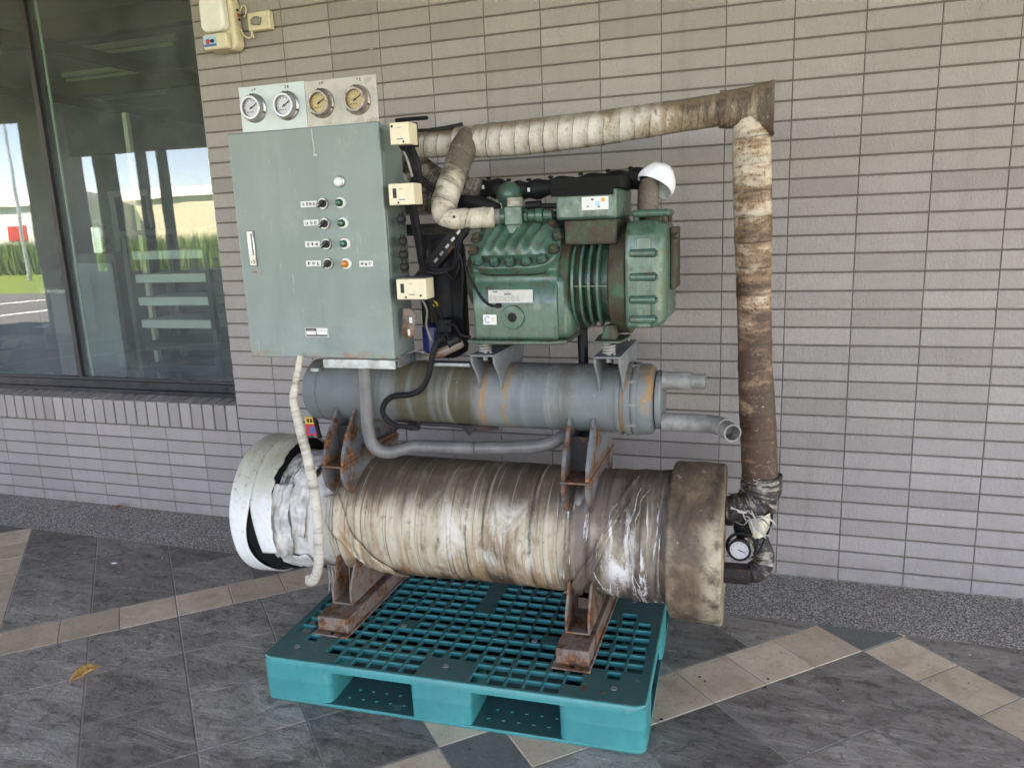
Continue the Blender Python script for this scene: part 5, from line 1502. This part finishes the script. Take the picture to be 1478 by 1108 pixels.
for k in range(10):
    M2 = Matrix.Translation((.784, -.0858, .460)) @ Matrix.Rotation(R(36 * k), 4, 'Y'); dl.box(.019, .0235, -.0004, 0, -.0006, .0006, 2, M2)
dl.build('dial_thermometer', [MAT['blackplast'], MAT['dialw'], MAT['ink']], CH, ang=40)
MB().tube([(.79 + .043 * math.cos(k * PI / 12), -.062, .462 + .043 * math.sin(k * PI / 12)) for k in range(-2, 17)], .005, 8).build('dial_guard', MAT['rubber'], CH)
wire('capillary', [(.878, .0, .555), (.874, -.01, .52), (.858, -.02, .475), (.836, -.03, .43), (.82, -.04, .42)], .003, MAT['rubber'])
lw = smooth([(.737, -.015, .352), (.78, -.015, .353), (.825, -.012, .358), (.852, -.008, .385), (.856, -.004, .42), (.846, 0, .455), (.83, .005, .49)], 8)
MB().tube(lw, [.030 if i < 16 else .034 - .010 * (i - 16) / (len(lw) - 16) for i in range(len(lw))], 20, disp=lambda t, a: .004 * nz(t * 40, a, 1), tc=True).build('drain_pipe', MAT['elbow'], CH)
MB().tube([(.7375, -.016, .350), (.775, -.016, .351), (.812, -.016, .352)], .0345, 8).build('pipe_nut', MAT['drust'], CH, ang=20)

# ------------------------------------------------------------------ plastic pallet
PM = NT('teal_plastic'); v = PM.vec('Object')
a = PM.noise(v, 5, 6, .65); b = PM.noise(v, 45, 5, .7); sc1 = PM.noise(PM.vec('Object', (1, 8, 8)), 9, 6, .75)
nz_ = PM.sep(PM.n('NewGeometry').outputs['Normal'])[2]
c = PM.mix(PM.ss(a, .3, .7), (.0012, .215, .21), (.0025, .27, .262))
c = PM.mix(PM.ma('MULTIPLY', PM.ss(nz_, .6, .9), PM.ss(a, .1, .55, .72, .94)), c, (.018, .098, .090))
c = PM.mix(PM.ma('MULTIPLY', PM.ss(sc1, .6, .72), .25), c, (.12, .31, .32))
c = PM.mix(PM.ma('MULTIPLY', PM.ss(b, .60, .72), .55), c, (.05, .075, .07))
scr = PM.noise(PM.vec('Object', (2, 2, 60), rot=(.15, .1, 0)), 6, 4, .75)
c = PM.mix(PM.ma('MULTIPLY', PM.ss(scr, .64, .70), .3), c, (.18, .36, .36))
c = PM.mix(PM.ma('MULTIPLY', PM.ss(PM.noise(v, 2.6, 6, .7), .5, .72), .3), c, (.03, .13, .135))
pal_m = PM.out(c, PM.ss(b, .3, .7, .32, .5), 0, PM.bump(b, .1, .001), .5)
shade_m = simple('shade_teal', (.004, .022, .022), .7, 0, .4, 12, .2, .2)  # near-black teal: the shade inside the pallet put into the colour
PAL = empty('plastic_pallet', (-1.535, -1.30, .0), R(2.6)); tag(PAL, 'teal plastic pallet with a grid deck carrying the chiller', 'pallet')
PLX, PLY = 1.2, 1.1
def rr_outline(x0, x1, y0, y1, r, n=5):
    pts = []
    for cx_, cy_, a0 in ((x1 - r, y1 - r, 0), (x0 + r, y1 - r, 90), (x0 + r, y0 + r, 180), (x1 - r, y0 + r, 270)):
        for k in range(n + 1):
            q = R(a0 + 90 * k / n); pts.append((cx_ + r * math.cos(q), cy_ + r * math.sin(q)))
    return pts
colx, rowy = [], []
def axis_lines(n, l0, l1, ribs):
    p = (l1 - l0) / n; return [(l0 + p * k, l0 + p * (k + 1)) for k in range(n)]
XC = axis_lines(21, .0235, PLX - .0235, 0)      # cells of the deck
YC = axis_lines(22, .004, PLY - .004, 0)
NX, NY = len(XC), len(YC)
def solid(i, j):
    jm = min(j, NY - 1 - j); im = min(i, NX - 1 - i)
    if im <= 3 and jm <= 1 or (im <= 2 and jm == 2) or (im <= 1 and jm == 3 and False):
        return not ((im == 1 and jm == 2) or (im == 3 and jm == 1))
    if 9 <= i <= 11 and jm <= 1: return True
    if im <= 2 and 9 <= j <= 12: return not (im == 1 and j in (9,))
    if i in (10,) and 8 <= j <= 13: return True
    if (i, j) in ((15, 5), (6, 5), (15, NY - 6), (6, NY - 6)): return True
    return False
dk = MB(); rib = .0028; zt, zb = .150, .137
xs, ys = [], []
xs.append(.0)
for i, (a, b) in enumerate(XC): xs += [a + rib, b - rib]
xs.append(PLX); ys.append(.0)
for j, (a, b) in enumerate(YC): ys += [a + rib, b - rib]
ys.append(PLY)
hole = {}
for i in range(NX):
    for j in range(NY): hole[(i, j)] = not solid(i, j)
def is_hole(p, q):
    return p % 2 == 1 and q % 2 == 1 and hole[((p - 1) // 2, (q - 1) // 2)]
nxs, nys = len(xs) - 1, len(ys) - 1
small = lambda i, j: (j % 3 == 2)
for p in range(nxs):
    for q in range(nys):
        x0, x1, y0, y1 = xs[p], xs[p + 1], ys[q], ys[q + 1]
        if p == 0 and (q == 0 or q == nys - 1) or p == nxs - 1 and (q == 0 or q == nys - 1): continue
        if is_hole(p, q):
            i, j = (p - 1) // 2, (q - 1) // 2
            e = .0045 if small(i, j) else 0.0
            ax, bx, ay, by = x0 + e, x1 - e, y0 + e * .9, y1 - e * .9
            T = ((ax, ay), (bx, ay), (bx, by), (ax, by)); O = ((x0, y0), (x1, y0), (x1, y1), (x0, y1))
            for k in range(4):
                k2 = (k + 1) % 4
                if e: dk.quad((*O[k], zt), (*O[k2], zt), (*T[k2], zt), (*T[k], zt))
                dk.quad((*T[k], zt), (*T[k2], zt), (*T[k2], zb - (.003 if not e else 0)), (*T[k], zb - (.003 if not e else 0)))
        else:
            dk.quad((x0, y0, zt), (x1, y0, zt), (x1, y1, zt), (x0, y1, zt))
            dk.quad((x0, y0, zb), (x0, y1, zb), (x1, y1, zb), (x1, y0, zb))
deck = dk.build('deck', pal_m, PAL, flat=True)
# rim of the deck with rounded corners
o1, o2 = rr_outline(-.004, PLX + .004, -.004, PLY + .004, .035), rr_outline(.004, PLX - .004, .004, PLY - .004, .03)
rm = MB(); n = len(o1)
for z, o_ in ((.122, o1), (.146, o1), (.1502, rr_outline(.0, PLX, .0, PLY, .033)), (.1504, o2), (.122, o2)):
    rm.v += [(x, y, z) for x, y in o_]
for l in range(4):
    for k in range(n):
        k2 = (k + 1) % n; rm.f.append((l * n + k, l * n + k2, (l + 1) * n + k2, (l + 1) * n + k)); rm.mi.append(0)
rm.build('deck_rim', pal_m, PAL, ang=60)
PX3 = ((-.003, .232), (.502, .694), (.955, PLX + .003)); PY3 = ((-.003, .16), (.46, .64), (.94, PLY + .003))
for xi, (x0, x1) in enumerate(PX3):
    for yi, (y0, y1) in enumerate(PY3):
        o_ = rr_outline(x0, x1, y0, y1, .026 if xi != 1 else .014, 4)
        cxm, cym = (x0 + x1) / 2, (y0 + y1) / 2
        mb = MB(); n = len(o_)
        for z, s_ in ((.012, .992), (.016, .988), (.074, .994), (.0765, 1.0), (.079, .994), (.1405, 1.0)):
            mb.v += [(cxm + (x - cxm) * s_, cym + (y - cym) * s_, z) for x, y in o_]
        for l in range(5):
            for k in range(n):
                k2 = (k + 1) % n; mb.f.append((l * n + k, l * n + k2, (l + 1) * n + k2, (l + 1) * n + k)); mb.mi.append(0)
        mb.build('post', pal_m, PAL, ang=50)
for k, (y0, y1) in enumerate(((-.002, .150), (.47, .63), (.95, PLY + .002))):
    MB().prism(rr_outline(-.002, PLX + .002, y0, y1, .03), 'z', 0, .0115).build('bottom_board', pal_m, PAL, bevel=.003, seg=2)
for x0, x1 in ((.0, .16), (.52, .68), (1.04, 1.2)):
    for y0, y1 in ((.1502, .4698), (.6302, .9498)):
        MB().box(x0, x1, y0, y1, 0, .0115).build('bottom_runner', pal_m, PAL)
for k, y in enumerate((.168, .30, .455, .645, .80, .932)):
    MB().box(.008, PLX - .008, y, y + .006, .0118, .1365).build('inner_rib', shade_m, PAL, flat=True)  # ribs also keep light out under the deck, coloured as shade
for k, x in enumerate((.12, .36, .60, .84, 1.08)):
    MB().box(x - .003, x + .003, .175, .925, .0119, .130).build('inner_rib', shade_m, PAL, flat=True)
MB().box(.161, PLX - .161, .1505, .9495, .004, .0112).build('shade_sheet', shade_m, PAL, flat=True)  # sheet added so the deck holes look down into painted shade
st0 = None
for xa, xb in ((.27, .47), (.73, .93)):
    for r_ in range(2):
        for k in range(5):
            x = xa + (xb - xa) * (k + .3 * r_) / 4.3; y = .045 + r_ * .045
            if st0 is None:
                st0 = MB().cyl((0, 0, 0), (0, 0, .0024), .0055, n=10).build('grip_stud', pal_m, PAL); st0.location = (x, y, .0116)
            else: inst(st0, 'grip_stud', (x, y, .0116), PAL)
rv = MB().lathe([(0, .0095), (.002, .0095), (.0025, .006), (.001, .005), (.0012, .0001)], (0, 0, 0), (0, 0, 1), 16).build('rivet', MAT['rust'], PAL)
for k, (x, y) in enumerate(((.083, .067), (.593, .067), (1.104, .066), (.821, .263), (.369, .263), (1.097, .586))):
    if k == 0: rv.location = (x, y, .1503)
    else: inst(rv, 'rivet', (x, y, .1503), PAL)
mb = MB()
for x, y, w, h in ((1.02, .046, .006, .016), (1.022, .052, .010, .005), (1.075, .04, .007, .009), (.06, .022, .006, .007), (.645, .1, .004, .004)):
    mb.lathe([(0, w), (.0008, w * .7), (.0009, .0001)], (x, y, .1503), (0, 0, 1), 7)
mb.build('rust_flake', MAT['copper'], PAL)

# ------------------------------------------------------------------ things on the wall
ds = empty('soap_dispenser', (-2.40, .0, 2.23)); tag(ds, 'cream plastic dispenser with a blue sticker high on the wall by the window', 'dispenser')
def dp_(name, mb, mt, e=ds, **k):
    o = mb.build(name, mt, e, **k); o.matrix_parent_inverse = e.matrix_basis.inverted(); return o
def hull(xc, w0, w1, z0, z1, y0, y1, rt):
    pts = []
    for k in range(13): 
        a = PI * k / 12; pts.append((xc + w1 * math.cos(a), z1 - rt + rt * math.sin(a)))
    pts += [(xc - w0, z0 + .02), (xc - w0 + .02, z0), (xc + w0 - .02, z0), (xc + w0, z0 + .02)]
    return MB().prism(pts, 'y', y0, y1)
dp_('back_shell', hull(-2.385, .078, .072, 2.243, 2.49, -.072, -.009, .07), MAT['yel'], bevel=.012, seg=3)
dp_('front_cover', hull(-2.392, .062, .062, 2.315, 2.485, -.118, -.0722, .06), MAT['white'], bevel=.016, seg=4)
dp_('lower_tank', MB().box(-2.456, -2.33, -.108, -.0722, 2.245, 2.312), MAT['yel'], bevel=.010, seg=3)
mb = MB().box(-2.452, -2.383, -.1092, -.1083, 2.257, 2.302, 0).box(-2.45, -2.385, -.1097, -.1093, 2.259, 2.268, 1).box(-2.45, -2.385, -.1097, -.1093, 2.291, 2.300, 2)
mb.ball((-2.428, -.1097, 2.279), .011, (1.1, .05, 1), 10, 3).ball((-2.405, -.1097, 2.280), .010, (1.2, .05, .8), 10, 4)
dp_('sticker', mb, [MAT['cyanp'], MAT['inkblue'], MAT['cyanp'], MAT['redp'], MAT['blue']], flat=True)
dp_('indicator', MB().cyl((-2.3065, -.04, 2.388), (-2.302, -.04, 2.388), .008, n=12, m=0).cyl((-2.3065, -.04, 2.370), (-2.303, -.04, 2.370), .006, n=12, m=1).cyl((-2.3065, -.045, 2.408), (-2.303, -.045, 2.408), .006, n=10, m=1), [MAT['redp'], MAT['ink']])
dp_('power_cord', MB().tube(smooth([(-2.305, -.035, 2.33), (-2.285, -.04, 2.30), (-2.262, -.035, 2.292), (-2.25, -.03, 2.315), (-2.253, -.03, 2.355), (-2.262, -.035, 2.36), (-2.255, -.035, 2.325), (-2.245, -.03, 2.29)], 6), .0035, 8), MAT['yel'])
dp_('wire_loop', MB().tube(smooth([(-2.305, -.03, 2.40), (-2.29, -.03, 2.425), (-2.272, -.03, 2.42), (-2.276, -.03, 2.39), (-2.288, -.03, 2.38)], 6), .0025, 6), MAT['yel'])
ob = empty('outlet_box', (-2.205, 0, 2.35)); tag(ob, 'yellowed surface socket box right of the wall dispenser', 'socket')
dp_('box', MB().box(-2.262, -2.148, -.042, -.009, 2.316, 2.392), MAT['yel'], ob, bevel=.006, seg=3)
dp_('plug', MB().prism([(-2.235, 2.338), (-2.195, 2.335), (-2.185, 2.365), (-2.215, 2.372), (-2.238, 2.36)], 'y', -.058, -.0422), MAT['tubgrey'], ob, bevel=.004)

# ------------------------------------------------------------------ litter on the floor
def leaf(name, x, y, rz, L_, W_, mat, label, curl):
    e = tag(MB().grid(lambda u, v: (L_ * (u - .5), W_ * math.sin(PI * min(1, u * 1.02 + .02)) ** .8 * (v - .5) * (1 + .25 * nz(u * 9, v, 1)),
        .004 + curl * (4 * (v - .5) ** 2) * math.sin(PI * u) + .008 * abs(nz(u * 6, v * 4, 2)) + .006 * u), 22, 10).build(name, mat, None, solid=.0006, ang=80), label, 'leaf')
    e.location = (x, y, .001); e.rotation_euler = (0, 0, rz); return e
lt = NT('orange_leaf'); f = lt.noise(lt.vec('Object', (8, 30, 8)), 4, 5, .7)
M_leaf = lt.out(lt.ramp(f, [(.3, (.32, .13, .03)), (.5, (.52, .27, .07)), (.7, (.60, .38, .15))]), .6, 0, lt.bump(f, .5, .003))
leaf('dry_leaf', -2.222, -1.365, R(72), .105, .05, M_leaf, 'curled orange dry leaf on the dark slate tiles', .02)
leaf('dry_leaf', -3.40, -.066, R(25), .09, .022, MAT['foot'], 'small brown curled leaf on the pebble strip under the window', .016)
mb = MB().ball((0, 0, .004), .008, (1.4, .8, .5), 8).box(.006, .016, -.003, .003, .001, .004)
o = mb.build('paper_scrap', MAT['paper'], None); o.location = (-2.86, -.62, 0); o.rotation_euler = (0, 0, .4); tag(o, 'tiny pale scrap on the slate tiles near the pebble strip', 'litter')

MB().tube([(-2.57 + k * .035, -.003 + .003 * nz(k * .7, 1, 2), .0012 + .002 * nz(k * .9, 5, 1)) for k in range(148)], [.0035 + .0028 * abs(nz(k * .45, 3, 3)) for k in range(148)], 6).build('mortar_bead', MAT['tubgrey'], wall)
gt = MB()
for k in range(420):
    x = random.uniform(-4.2, 1.7); y = -.385 - 1.9 * random.random() ** 2.2; r = random.uniform(.0012, .0042)
    gt.ball((x, y, r * .5), r, (random.uniform(.8, 1.5), random.uniform(.7, 1.2), .6), 6, random.choice((0, 0, 1, 2)))
go = gt.build('floor_grit', [MAT['tubgrey'], MAT['dialw'], MAT['ink']], None, flat=True); tag(go, 'loose grit and crumbs scattered over the slate tiles', kind='stuff')
